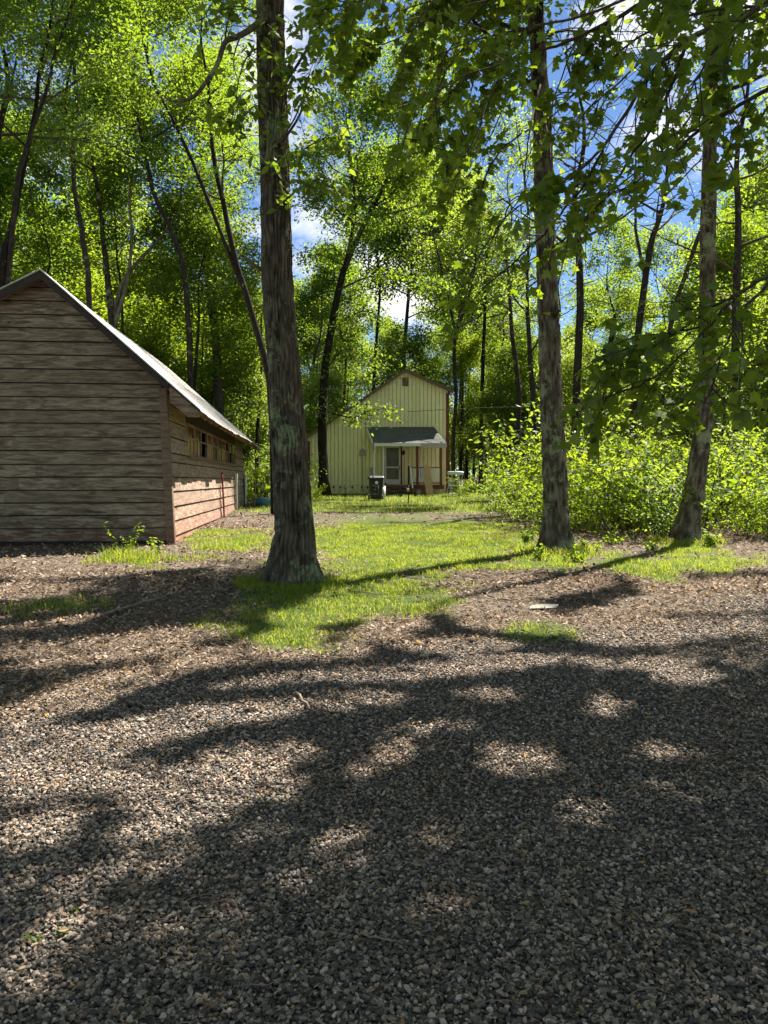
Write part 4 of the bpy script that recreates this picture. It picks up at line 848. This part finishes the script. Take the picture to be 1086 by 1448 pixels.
# roof: two slopes of sheet with seams
V0, V1 = -.34, LEN+.45
def slope_pt(side, t, v, lift=0.):
    if side > 0: p0, p1 = (APX, APZ), (EX, EZ)
    else: p0, p1 = (APX, APZ), (LWX-.45, LWZ-.45*slopeL)
    return (p0[0]+(p1[0]-p0[0])*t, v, p0[1]+(p1[1]-p0[1])*t+lift)
rf = MB()
for side in (1, -1):
    nv = 24; sag = lambda v: -.035*math.sin(PI*(v-V0)/(V1-V0)*2.3)
    for k in range(nv):
        va, vb = V0+(V1-V0)*k/nv, V0+(V1-V0)*(k+1)/nv-.004; e1 = random.uniform(.99, 1.02); lf_ = random.uniform(0, .004)
        for s0, s1 in ((0, .5), (.497, e1)):
            o_ = .055+lf_+(.006 if s0 == 0 else 0); sg = sag(va)
            A = [slope_pt(side, s0, va, o_+sg), slope_pt(side, s1, va, o_+sg), slope_pt(side, s1, vb, o_+sg), slope_pt(side, s0, vb, o_+sg)]
            B = [(p[0], p[1], p[2]-.022) for p in A]; rf.hexa(B+A)
        rf.bar(slope_pt(side, 0, va, .056+sag(va)), slope_pt(side, 1.0, va, .056+sag(va)), .05, .022)
ro = rf.build('roof', M['roof_metal'], shed)
dk = MB()
for side in (1, -1):
    A = [slope_pt(side, 0.0, V0+.04, .005), slope_pt(side, .985, V0+.04, .005), slope_pt(side, .985, V1-.04, .005), slope_pt(side, 0.0, V1-.04, .005)]; dk.hexa([(p[0], p[1], p[2]-.02) for p in A]+A)
dk.build('roof_deck', M['raw_wood'], ro)
for side in (1, -1):
    for v in (V0, V1-.03):
        bg_ = MB()
        A = [slope_pt(side, 0, v, .02), slope_pt(side, .80 if side > 0 else 1, v, .02), slope_pt(side, .80 if side > 0 else 1, v, -.12), slope_pt(side, 0, v, -.12)]; bg_.poly(A if side > 0 else A[::-1], (0, .03, 0)); bg_.build('barge_board', M['dark_wood'], ro)
# boxed end of the eave at the near corner
eb = MB(); eb.poly([slope_pt(1,.80,V0+.02,.0),slope_pt(1,.985,V0+.02,.0),(EX-.03,V0+.02,EZ-.10),(EX-.24,V0+.02,EZ-.09),(.0,V0+.02,EZ+.20)], (0,.025,0)); eb.build('eave_board', M['trim_wood'], shed)
for k in range(18):
    v = .35+k*.93; r_ = MB(); a = np.array(slope_pt(1,.70,v,-.08)); b = np.array(slope_pt(1,.97,v,-.08)); r_.bar(a, b, .05, .11); r_.build('rafter_tail', M['raw_wood'], shed)
pi_ = MB(); pi_.tube(spline([(.13,7.6,-.05),(.09,7.62,.8),(.06,7.5,1.55)], 8), .028, 8); po = pi_.build('rusty_pipe', M['rust'], None, True, shed.location); po.rotation_euler = shed.rotation_euler; tag(po, 'rusty red pipe leaning upright against the shed side wall', 'pipe')
ds = MB(); ds.box((.03,11.9,-.1),(.09,12.05,1.55)); ds.box((.03,11.9,-.12),(.30,12.04,-.03)); ds.build('downpipe', M['white'], shed)
ds = MB(); ds.box((.03,15.6,.15),(.06,16.3,1.5)); ds.build('pale_panel', M['white'], shed)
# blue tub and stake at the far end of the side wall
x0, y0 = (372-CX)/F_PX*29, 29.; tb = thing('blue_tub', 'blue plastic tub on the ground past the shed side wall', 'tub', (x0, y0, gz(x0, y0)))
mbt = MB(); mbt.tube([(0,0,0),(0,0,.02),(0,0,.30),(0,0,.32),(0,0,.30),(0,0,.05)], [.26,.30,.40,.42,.385,.28], 24); mbt.build('tub_body', M['blue_plastic'], tb, True)
for s_ in (-1, 1):
    h_ = MB(); h_.tube([(s_*.40,-.07,.28),(s_*.47,-.05,.27),(s_*.47,.05,.27),(s_*.40,.07,.28)], .012, 6); h_.build('handle', M['blue_plastic'], tb, True)
x0 = (360-CX)/F_PX*28; sk = MB(); sk.tube([(0,0,-.1),(.02,0,.6),(.015,.02,1.05)], [.028,.026,.02], 6); tag(sk.build('wooden_stake', M['stick'], None, False, (x0, 28, gz(x0, 28))), 'pale wooden stake upright in the dirt beside the blue tub', 'stake')
# broad-leaved plant at the shed's far end
x0 = (372-CX)/F_PX*31; bp = thing('broadleaf_plant', 'plant with very large pale leaves beyond the blue tub', 'plant', (x0, 31, gz(x0, 31))); wm, cm = MB(), MB(); tips = []
for k in range(16):
    Q = limb_path((0, 0, 0), k*.9, rng.uniform(.7, 1.3), rng.uniform(.6, 1.5), 6, .1, -.05); wm.tube(Q, np.linspace(.014, .006, 6), 5); tips.append(Q[-1])
leaves(cm, np.array(tips), .55, 'oval', .8, .5); leaves(cm, np.array(tips)*np.array([1, 1, .7]), .42, 'oval', .8, .5); wm.build('stems', M['leaf_shrub'], bp, True); cm.build('foliage', M['leaf_shrub'], bp)

# ------------------------------------------------------------------ house
HYD = 41.; kH = HYD/F_PX
HXf = lambda px: (px-CX)*kH
HZf = lambda py: EYE+(HY-py)*kH
gH = gz(0, HYD)-.05
house = thing('yellow_house', 'pale yellow two-storey house with vertical siding and a small front porch', 'house', (0, HYD, gH))
hz = lambda py: HZf(py)-gH
PK = (HXf(573), hz(526)); RE = (HXf(634), hz(553)); LE = (HXf(435), hz(620))
def ftop(x):
    return PK[1]+(RE[1]-PK[1])*(x-PK[0])/(RE[0]-PK[0]) if x > PK[0] else PK[1]+(LE[1]-PK[1])*(PK[0]-x)/(PK[0]-LE[0])
wl = MB(); wl.poly([(LE[0],.10,0),(RE[0],.10,0),(RE[0],.10,RE[1]),(PK[0],.10,PK[1]),(LE[0],.10,LE[1])], (0,.05,0), .5)
wl.box((LE[0],.155,0),(LE[0]+.1,8,LE[1]-.05),.5); wl.box((RE[0]-.1,.155,0),(RE[0],8,RE[1]-.05),.5); wl.box((LE[0]+.11,7.9,0),(RE[0]-.11,8,LE[1]-.05),.5)
x = LE[0]
while x < RE[0]-.03:
    x1 = min(x+.215, RE[0]); a, b = ftop(x), ftop(x1-.032); e = x1-.032
    if x < PK[0] < e: wl.poly([(x,0,.02),(e,0,.02),(e,0,b),(PK[0],0,PK[1]),(x,0,a)], (0,.09,0))
    else: wl.poly([(x,0,.02),(e,0,.02),(e,0,b),(x,0,a)], (0,.09,0))
    x = x1
wl.build('wall', M['yellow'], house)
sk = MB(); sk.box((LE[0]-.02,-.004,-.3),(RE[0]+.02,.02,.10)); sk.build('foundation', M['concrete'], house)
bt = MB(); bt.box((HXf(577),-.012,hz(601)-.02),(RE[0],-.001,hz(601)+.03)); bt.build('siding_seam', M['yellow'], house)
rfm = MB()
def rslope(p, q, ov):
    d = np.array([q[0]-p[0], q[1]-p[1]]); d /= np.linalg.norm(d); q2 = np.array(q)+d*ov
    A = [(p[0],-.28,p[1]+.05),(q2[0],-.28,q2[1]+.05),(q2[0],8.3,q2[1]+.05),(p[0],8.3,p[1]+.05)]
    if q[0] < p[0]: A = A[::-1]
    rfm.hexa(A+[(a[0], a[1], a[2]+.09) for a in A])
    f = MB(); f.poly([(p[0],-.31,p[1]+.145),(q2[0],-.31,q2[1]+.145),(q2[0],-.31,q2[1]-.03),(p[0],-.31,p[1]-.03)][::1 if q[0] > p[0] else -1], (0,.028,0)); f.build('fascia', M['brown_trim'], roofo)
roofo = None
rfm_parts = []
class _D: pass
roofo = bpy.data.objects.new('roof', None)
bpy.data.objects.remove(roofo)
def slopes():
    for p, q, ov in ((PK, RE, .22), (PK, LE, .30)):
        d = np.array([q[0]-p[0], q[1]-p[1]]); d /= np.linalg.norm(d); q2 = np.array(q)+d*ov
        A = [(p[0],-.28,p[1]+.05),(q2[0],-.28,q2[1]+.05),(q2[0],8.3,q2[1]+.05),(p[0],8.3,p[1]+.05)]
        if q[0] < p[0]: A = A[::-1]
        rfm.hexa(A+[(a[0], a[1], a[2]+.09) for a in A]); yield p, q, q2
sl_ = list(slopes()); roofo = rfm.build('roof', M['shingle'], house)
for p, q, q2 in sl_:
    f = MB(); A = [(p[0],-.31,p[1]+.145),(q2[0],-.31,q2[1]+.145),(q2[0],-.31,q2[1]-.04),(p[0],-.31,p[1]-.04)]; f.poly(A if q[0] > p[0] else A[::-1], (0,.028,0)); f.build('fascia', M['brown_trim'], roofo)
for px0, px1, mt, pt_ in ((630.6, 635.0, 'maroon', 556), (435.0, 438.6, 'maroon', 624)):
    f = MB(); f.box((HXf(px0),-.035,.05),(HXf(px1),.06,hz(pt_))); f.build('corner_trim', M[mt], house)
def louvre(pxa, pya, pxb, pyb):
    f = MB(); x0, x1, z0, z1 = HXf(pxa), HXf(pxb), hz(pyb), hz(pya); f.box((x0,-.045,z0),(x0+.05,-.002,z1)); f.box((x1-.05,-.045,z0),(x1,-.002,z1)); f.box((x0+.05,-.045,z1-.05),(x1-.05,-.002,z1)); f.box((x0+.05,-.045,z0),(x1-.05,-.002,z0+.05))
    n = 6
    for k in range(n):
        za = z0+.05+(z1-z0-.1)*k/n; f.hexa([(x0+.05,-.038,za),(x1-.05,-.038,za),(x1-.05,-.03,za),(x0+.05,-.03,za),(x0+.05,-.006,za+.05),(x1-.05,-.006,za+.05),(x1-.05,-.003,za+.05),(x0+.05,-.003,za+.05)])
    f.build('gable_vent', M['brown_trim'], house)
louvre(569, 534, 577.8, 546); louvre(494, 588, 501.5, 599)
# meter box with rounded hood and conduit
f = MB(); xm, zm = HXf(512.6), hz(639.5); w2, h2 = .17, .15; arc = [(xm+w2*math.cos(a), -.12, zm+.05+.13*math.sin(a)) for a in np.linspace(0, PI, 9)]
f.poly([(xm-w2,-.12,zm-h2),(xm+w2,-.12,zm-h2)]+arc, (0,.118,0)); f.box((xm-w2-.03,-.14,zm-h2-.04),(xm+w2+.03,-.005,zm-h2-.002)); mo_ = f.build('meter_box', M['grey_paint'], house)
f = MB(); f.tube([(xm,-.03,zm-h2-.04),(xm,-.03,.2)], .018, 6); f.build('conduit', M['grey_paint'], mo_)
f = MB(); f.box((HXf(523.5),-.32,hz(677)),(HXf(528),-.01,hz(661))); f.build('utility_box', M['grey_metal'], house)
# porch
PY = -1.9; kP = (HYD+PY)/F_PX; PX = lambda px: (px-CX)*kP; PZ = lambda py: EYE+(HY-py)*kP-gH
FL = .58
porch = thing('tmp', 'x', 'y'); bpy.data.objects.remove(porch)
pf = MB(); pf.box((PX(527),PY,FL-.06),(PX(628),-.01,FL)); pf.box((PX(527),PY-.03,FL-.22),(PX(628),PY,FL+.005)); pf.build('porch_floor', M['maroon'], house)
pr = MB(); zt, zb = hz(603.6), PZ(627)
A = [(HXf(517.5),.0,zt),(PX(527),PY-.25,zb),(PX(631),PY-.25,zb),(HXf(613.5),.0,zt)]; pr.hexa([(a[0], a[1], a[2]-.06) for a in A]+A); pro = pr.build('porch_roof', M['shingle'], house)
f = MB(); f.box((PX(529),PY-.30,zb-.16),(PX(594.5),PY-.26,zb+.0)); f.build('gutter', M['white'], pro)
f = MB(); f.box((PX(595),PY-.28,zb-.24),(PX(631),PY-.24,zb-.01)); f.build('porch_fascia', M['grey_paint'], pro)
f = MB(); 
for a_, b_ in (((HXf(517.5),-.02,zt-.02),(PX(527),PY-.25,zb-.02)),): f.bar(a_, b_, .05, .14)
f.build('rake_trim', M['white'], pro)
for px, mt, wd_ in ((542.3, 'white', .09), (590.3, 'maroon', .12), (623.6, 'maroon', .12)):
    f = MB(); f.box((PX(px)-wd_/2,PY+.02,FL),(PX(px)+wd_/2,PY+.02+wd_,zb-.09)); f.build('porch_post', M[mt], house)
f = MB(); xx = PX(529.3); f.tube([(xx+.03,PY-.28,zb-.1),(xx+.03,PY-.26,zb-.22),(xx-.02,PY-.1,zb-.62),(xx-.02,PY-.1,.35)], .05, 8); f.build('downspout', M['white'], house)
# railing
rl = MB(); rz = PZ(660.5); rl.box((PX(583),PY+.04,rz-.05),(PX(624),PY+.12,rz)); rl.box((PX(583),PY+.05,FL+.08),(PX(624),PY+.10,FL+.13)); rlo = rl.build('railing', M['maroon'], house)
for k in range(15):
    xx = PX(585.5)+(PX(621)-PX(585.5))*k/14; f = MB(); f.box((xx-.022,PY+.055,FL+.132),(xx+.022,PY+.095,rz-.052)); f.build('baluster', M['white'], rlo)
f = MB(); f.box((PX(578)-.05,PY-.02,FL),(PX(578)+.05,PY+.08,PZ(659))); f.build('stair_post', M['dark_wood'], house)
for px in (578,):
    f = MB(); f.bar((PX(580.5),PY-.02,rz),(PX(582.5),PY-.95,.42),.07,.05); f.build('handrail', M['white'], house)
for px in (545.5, 582.5):
    f = MB(); f.poly([(PX(px)-.04,PY-.035,FL+.12),(PX(px)-.04,PY-.035,.0),(PX(px)-.04,PY-1.05,.0),(PX(px)-.04,PY-1.05,.25)], (.08,0,0)); f.build('stair_stringer', M['maroon'], house)
for k in range(3):
    f = MB(); f.box((PX(547.5),PY-.36-.32*k,FL-.19*(k+1)-.045),(PX(580.8),PY-.045-.32*k,FL-.19*(k+1))); f.build('stair_tread', M['dark_wood'], house)
for px in (592, 619, 606):
    f = MB(); f.box((PX(px)-.12,PY+.05,-.05),(PX(px)+.12,PY+.25,FL-.07)); f.build('pier_block', M['concrete'], house)
# door: frame, storm door with two panes, handle
x0, x1, z0, z1 = HXf(543.8), HXf(566.6), FL+.02, hz(630.5)
df = MB(); df.box((x0-.08,-.06,z0),(x0,-.002,z1+.07)); df.box((x1,-.06,z0),(x1+.08,-.002,z1+.07)); df.box((x0,-.06,z1),(x1,-.002,z1+.07)); dfo = df.build('door_frame', M['maroon'], house)
dr = MB(); t = .10; dr.box((x0+.01,-.05,z0),(x0+t,-.01,z1)); dr.box((x1-t,-.05,z0),(x1-.01,-.01,z1)); dr.box((x0+t,-.05,z1-.12),(x1-t,-.01,z1)); dr.box((x0+t,-.05,z0),(x1-t,-.01,z0+.28)); zm = z0+.95; dr.box((x0+t,-.05,zm-.04),(x1-t,-.01,zm+.04)); dro = dr.build('door', M['white'], house)
for a, b in ((z0+.28, zm-.04), (zm+.04, z1-.12)):
    f = MB(); f.box((x0+t,-.034,a),(x1-t,-.026,b)); f.build('pane', M['door_glass'], dro)
f = MB(); f.box((x1-.07,-.10,zm-.08),(x1-.04,-.052,zm+.06)); f.build('handle', M['iron'], dro)
f = MB(); xx, zz = HXf(570.5), hz(640); f.tube([(xx,-.10,zz-.14),(xx,-.10,zz-.10),(xx,-.10,zz+.05),(xx,-.10,zz+.10)], [.03,.09,.075,.02], 8); f.box((xx-.03,-.10,zz+.09),(xx+.03,-.004,zz+.13)); f.build('wall_lamp', M['iron'], house)
# things about the porch
def ground_thing(name, label, cat, px, Y_, rz=0): 
    x = (px-CX)/F_PX*Y_; return thing(name, label, cat, (x, Y_, gz(x, Y_)), rz)
kb = 37.9/F_PX; pl = MB(); outl_ = [(-.17,0),(.20,0),(.17,.9),(.13,1.55),(.06,1.68),(-.02,1.70),(-.10,1.66),(-.155,1.55),(-.20,.9)]
pl.poly([(a, 0, b) for a, b in outl_], (0, .02, 0)); xx = (608-CX)*kb
po = pl.build('plywood_board', M['plywood'], None, False, (xx, 37.95, gz(xx, 37.95)+.03)); po.rotation_euler = (math.radians(-11), math.radians(-5), 0); tag(po, 'tan plywood board with a rounded top leaning on the porch railing', 'board')
ch = thing('plastic_chair', 'pale grey chair on the porch behind the railing', 'chair', (PX(597.5), HYD-1.1, gH+FL), math.radians(160))
f = MB(); f.box((-.22,-.22,.40),(.22,.22,.44)); f.build('seat', M['grey_metal'], ch)
f = MB(); 
for k in range(5): f.box((-.2+k*.09,.20,.44),(-.14+k*.09,.23,.92))
f.box((-.22,.20,.88),(.22,.235,.96)); f.build('backrest', M['grey_metal'], ch)
for a in (-1, 1):
    for b in (-1, 1):
        f = MB(); f.bar((a*.19,b*.19,.41),(a*.22,b*.23,0),.04); f.build('leg', M['grey_metal'], ch)
# wheeled bin
bn = ground_thing('wheeled_bin', 'black wheeled rubbish bin standing in the grass before the porch', 'bin', 531.5, 33.5, math.radians(6))
f = MB(); f.hexa([(-.24,-.26,.05),(.24,-.26,.05),(.24,.26,.05),(-.24,.26,.05),(-.31,-.36,1.0),(.31,-.36,1.0),(.31,.36,1.0),(-.31,.36,1.0)]); f.box((-.335,-.39,.96),(.335,.39,1.01)); bo = f.build('bin_body', M['black_plastic'], bn); bv = bo.modifiers.new('b', 'BEVEL'); bv.width = .02; bv.segments = 2
f = MB(); f.hexa([(-.345,-.41,1.012),(.345,-.41,1.012),(.345,.42,1.012),(-.345,.42,1.012),(-.29,-.30,1.10),(.29,-.30,1.10),(.29,.40,1.12),(-.29,.40,1.12)]); f.box((-.40,-.42,1.0),(-.34,-.30,1.07)); lo = f.build('lid', M['black_plastic'], bn); bv = lo.modifiers.new('b', 'BEVEL'); bv.width = .02; bv.segments = 2
for s_ in (-1, 1):
    f = MB(); f.tube([(s_*.27,.30,.13),(s_*.33,.30,.13)], .13, 18); f.build('wheel', M['black_plastic'], bn)
f = MB(); f.tube([(-.25,.42,.98),(-.25,.47,.98),(.25,.47,.98),(.25,.42,.98)], .018, 6); f.build('handle', M['black_plastic'], bn)
f = MB(); f.tube([(0,-.348,.80),(0,-.358,.80)], [.075,.075], 16); f.build('emblem', M['white'], bn); [setattr(o_, 'rotation_euler', (math.radians(0), 0, 0)) for o_ in bn.children if o_.name.startswith('emblem')]
pw = ground_thing('white_bucket', 'narrow white bucket standing right behind the black bin', 'bucket', 541, 34.2)
f = MB(); f.tube([(0,0,0),(0,0,.02),(0,0,.62),(0,0,.64),(0,0,.60),(0,0,.05)], [.10,.12,.14,.15,.13,.11], 16); f.build('bucket_body', M['white'], pw, True)
f = MB(); f.tube([(-.14,0,.60),(-.10,-.05,.75),(0,-.07,.80),(.10,-.05,.75),(.14,0,.60)], .006, 5); f.build('handle', M['iron'], pw)
# wrought border fence and stakes
Df = 31.; fx = lambda px: (px-CX)/F_PX*Df
fe = thing('garden_fence', 'low black iron garden fence with curled arches in front of the house', 'fence', (fx(488), Df, gz(fx(488), Df)))
bx = fx(488); zf = lambda py: EYE+(HY-py)/F_PX*Df-gz(fx(488), Df)
for px in (488, 535, 578):
    f = MB(); f.tube([(fx(px)-bx,0,-.1),(fx(px)-bx,0,zf(686)+(.0 if px > 500 else .05))], .014, 6); f.build('fence_post', M['iron'], fe, True)
for a, b in ((465, 488), (488, 522), (514, 535), (535, 578)):
    xa, xb = fx(a)-bx, fx(b)-bx; zt_ = zf(686); f = MB(); f.tube([(xa+(xb-xa)*(.5-.5*math.cos(t)), 0, zt_-.32+.32*math.sin(t)**.6) for t in np.linspace(0.05, PI-.05, 18)], .008, 5)
    for s_ in (.3, .7):
        c_ = xa+(xb-xa)*s_; f.tube([(c_+.09*math.cos(t)*(1-t/9), .0, zt_-.24+.09*math.sin(t)*(1-t/9)) for t in np.linspace(0, 7, 16)], .007, 5)
        f.poly([(c_-.06,0,zt_-.10),(c_,0,zt_-.16),(c_+.05,0,zt_-.09),(c_,0,zt_-.03)], (0,.008,0))
    f.tube([(xa,0,zt_-.38),(xb,0,zt_-.38)], .007, 5); f.build('fence_arch', M['iron'], fe, True)
sl_o = ground_thing('stake_light', 'thin dark garden stake with a small white lamp head in the lawn', 'garden light', 577, 29.5)
f = MB(); f.tube([(0,0,-.1),(0,0,.62)], .012, 6); f.build('stake', M['iron'], sl_o); f = MB(); f.tube([(0,0,.55),(0,0,.60),(0,0,.66),(0,0,.69)], [.02,.05,.06,.01], 10); f.build('lamp_head', M['white'], sl_o)
# white wire stand
ws = ground_thing('wire_stand', 'white curled wire plant stand with a pale top at the right corner of the house', 'plant stand', 644, 38.2)
f = MB()
for k in range(6):
    a = k*PI/3; ca, sa = math.cos(a), math.sin(a)
    f.tube([(ca*(.36+.05*math.sin(t*6)), sa*(.36+.05*math.sin(t*6)), t) for t in np.linspace(0, 1.15, 20)], .016, 6)
    f.tube([(ca*.36-sa*.11*math.cos(t), sa*.36+ca*.11*math.cos(t), .6+.2*math.sin(t)) for t in np.linspace(0, 2*PI, 16)], .012, 5)
for zz in (.12, .55, 1.12): f.tube([(.37*math.cos(t), .37*math.sin(t), zz) for t in np.linspace(0, 2*PI, 25)], .016, 6, cap=False)
f.build('wire_frame', M['white'], ws, True)
f = MB(); f.tube([(0,0,1.13),(0,0,1.15),(0,0,1.27),(0,0,1.29)], [.30,.40,.44,.34], 20); f.build('tray', M['bulb_white'], ws, True)
# power cable
Pw = spline([at(577,582,40.9), at(634,579,40), at(700,576,38), at(850,572,34), at(1200,548,29)], 50); f = MB(); f.tube(Pw, .012, 5); tag(f.build('power_cable', M['wire'], None, True), 'thin power cable running from the house front into the trees at right', 'cable')
# sticks and a scrap on the ground
def stick(rows, r_, lab, nm='fallen_stick'):
    P = []
    for px, py in rows:
        x, y = gpt(px, py); P.append((x, y, gz(x, y)+r_+.02))
    o = np.array(P[0]); P = spline(np.array(P)-o, 14); P[1:-1] += rng.normal(size=(12, 3))*r_*.5; f = MB(); f.tube(P, np.linspace(r_, r_*.5, 14), 7); tag(f.build(nm, M['stick'], None, True, tuple(o)), lab, 'stick')
stick([(150,872),(195,858),(235,846)], .018, 'long pale stick lying in the leaf litter before the shed')
stick([(418,985),(436,1004),(452,1017)], .010, 'short forked-looking stick on the gravel below the big trunk')
stick([(640,1038),(636,1060),(629,1072)], .007, 'thin curved twig lying on the gravel near the centre')
stick([(510,1335),(540,1345),(575,1350)], .004, 'pale curved twig on the near gravel at the bottom')
stick([(690,846),(720,852),(745,850)], .012, 'stick lying at the edge of the grass right of centre')
x, y = gpt(768, 862); f = MB(); V5 = np.array([(-.16,-.05,.0),(.13,-.08,.012),(.18,.05,.03),(-.02,.09,.02),(-.12,.07,.012)]); f.add(V5, [(0,1,2,3,4)]); f.add((V5-[0,0,.005])[::-1], [(0,1,2,3,4)])
tag(f.build('card_scrap', M['paper'], None, False, (x, y, gz(x, y)+.02)), 'pale scrap of card lying flat on the dirt right of centre', 'scrap')
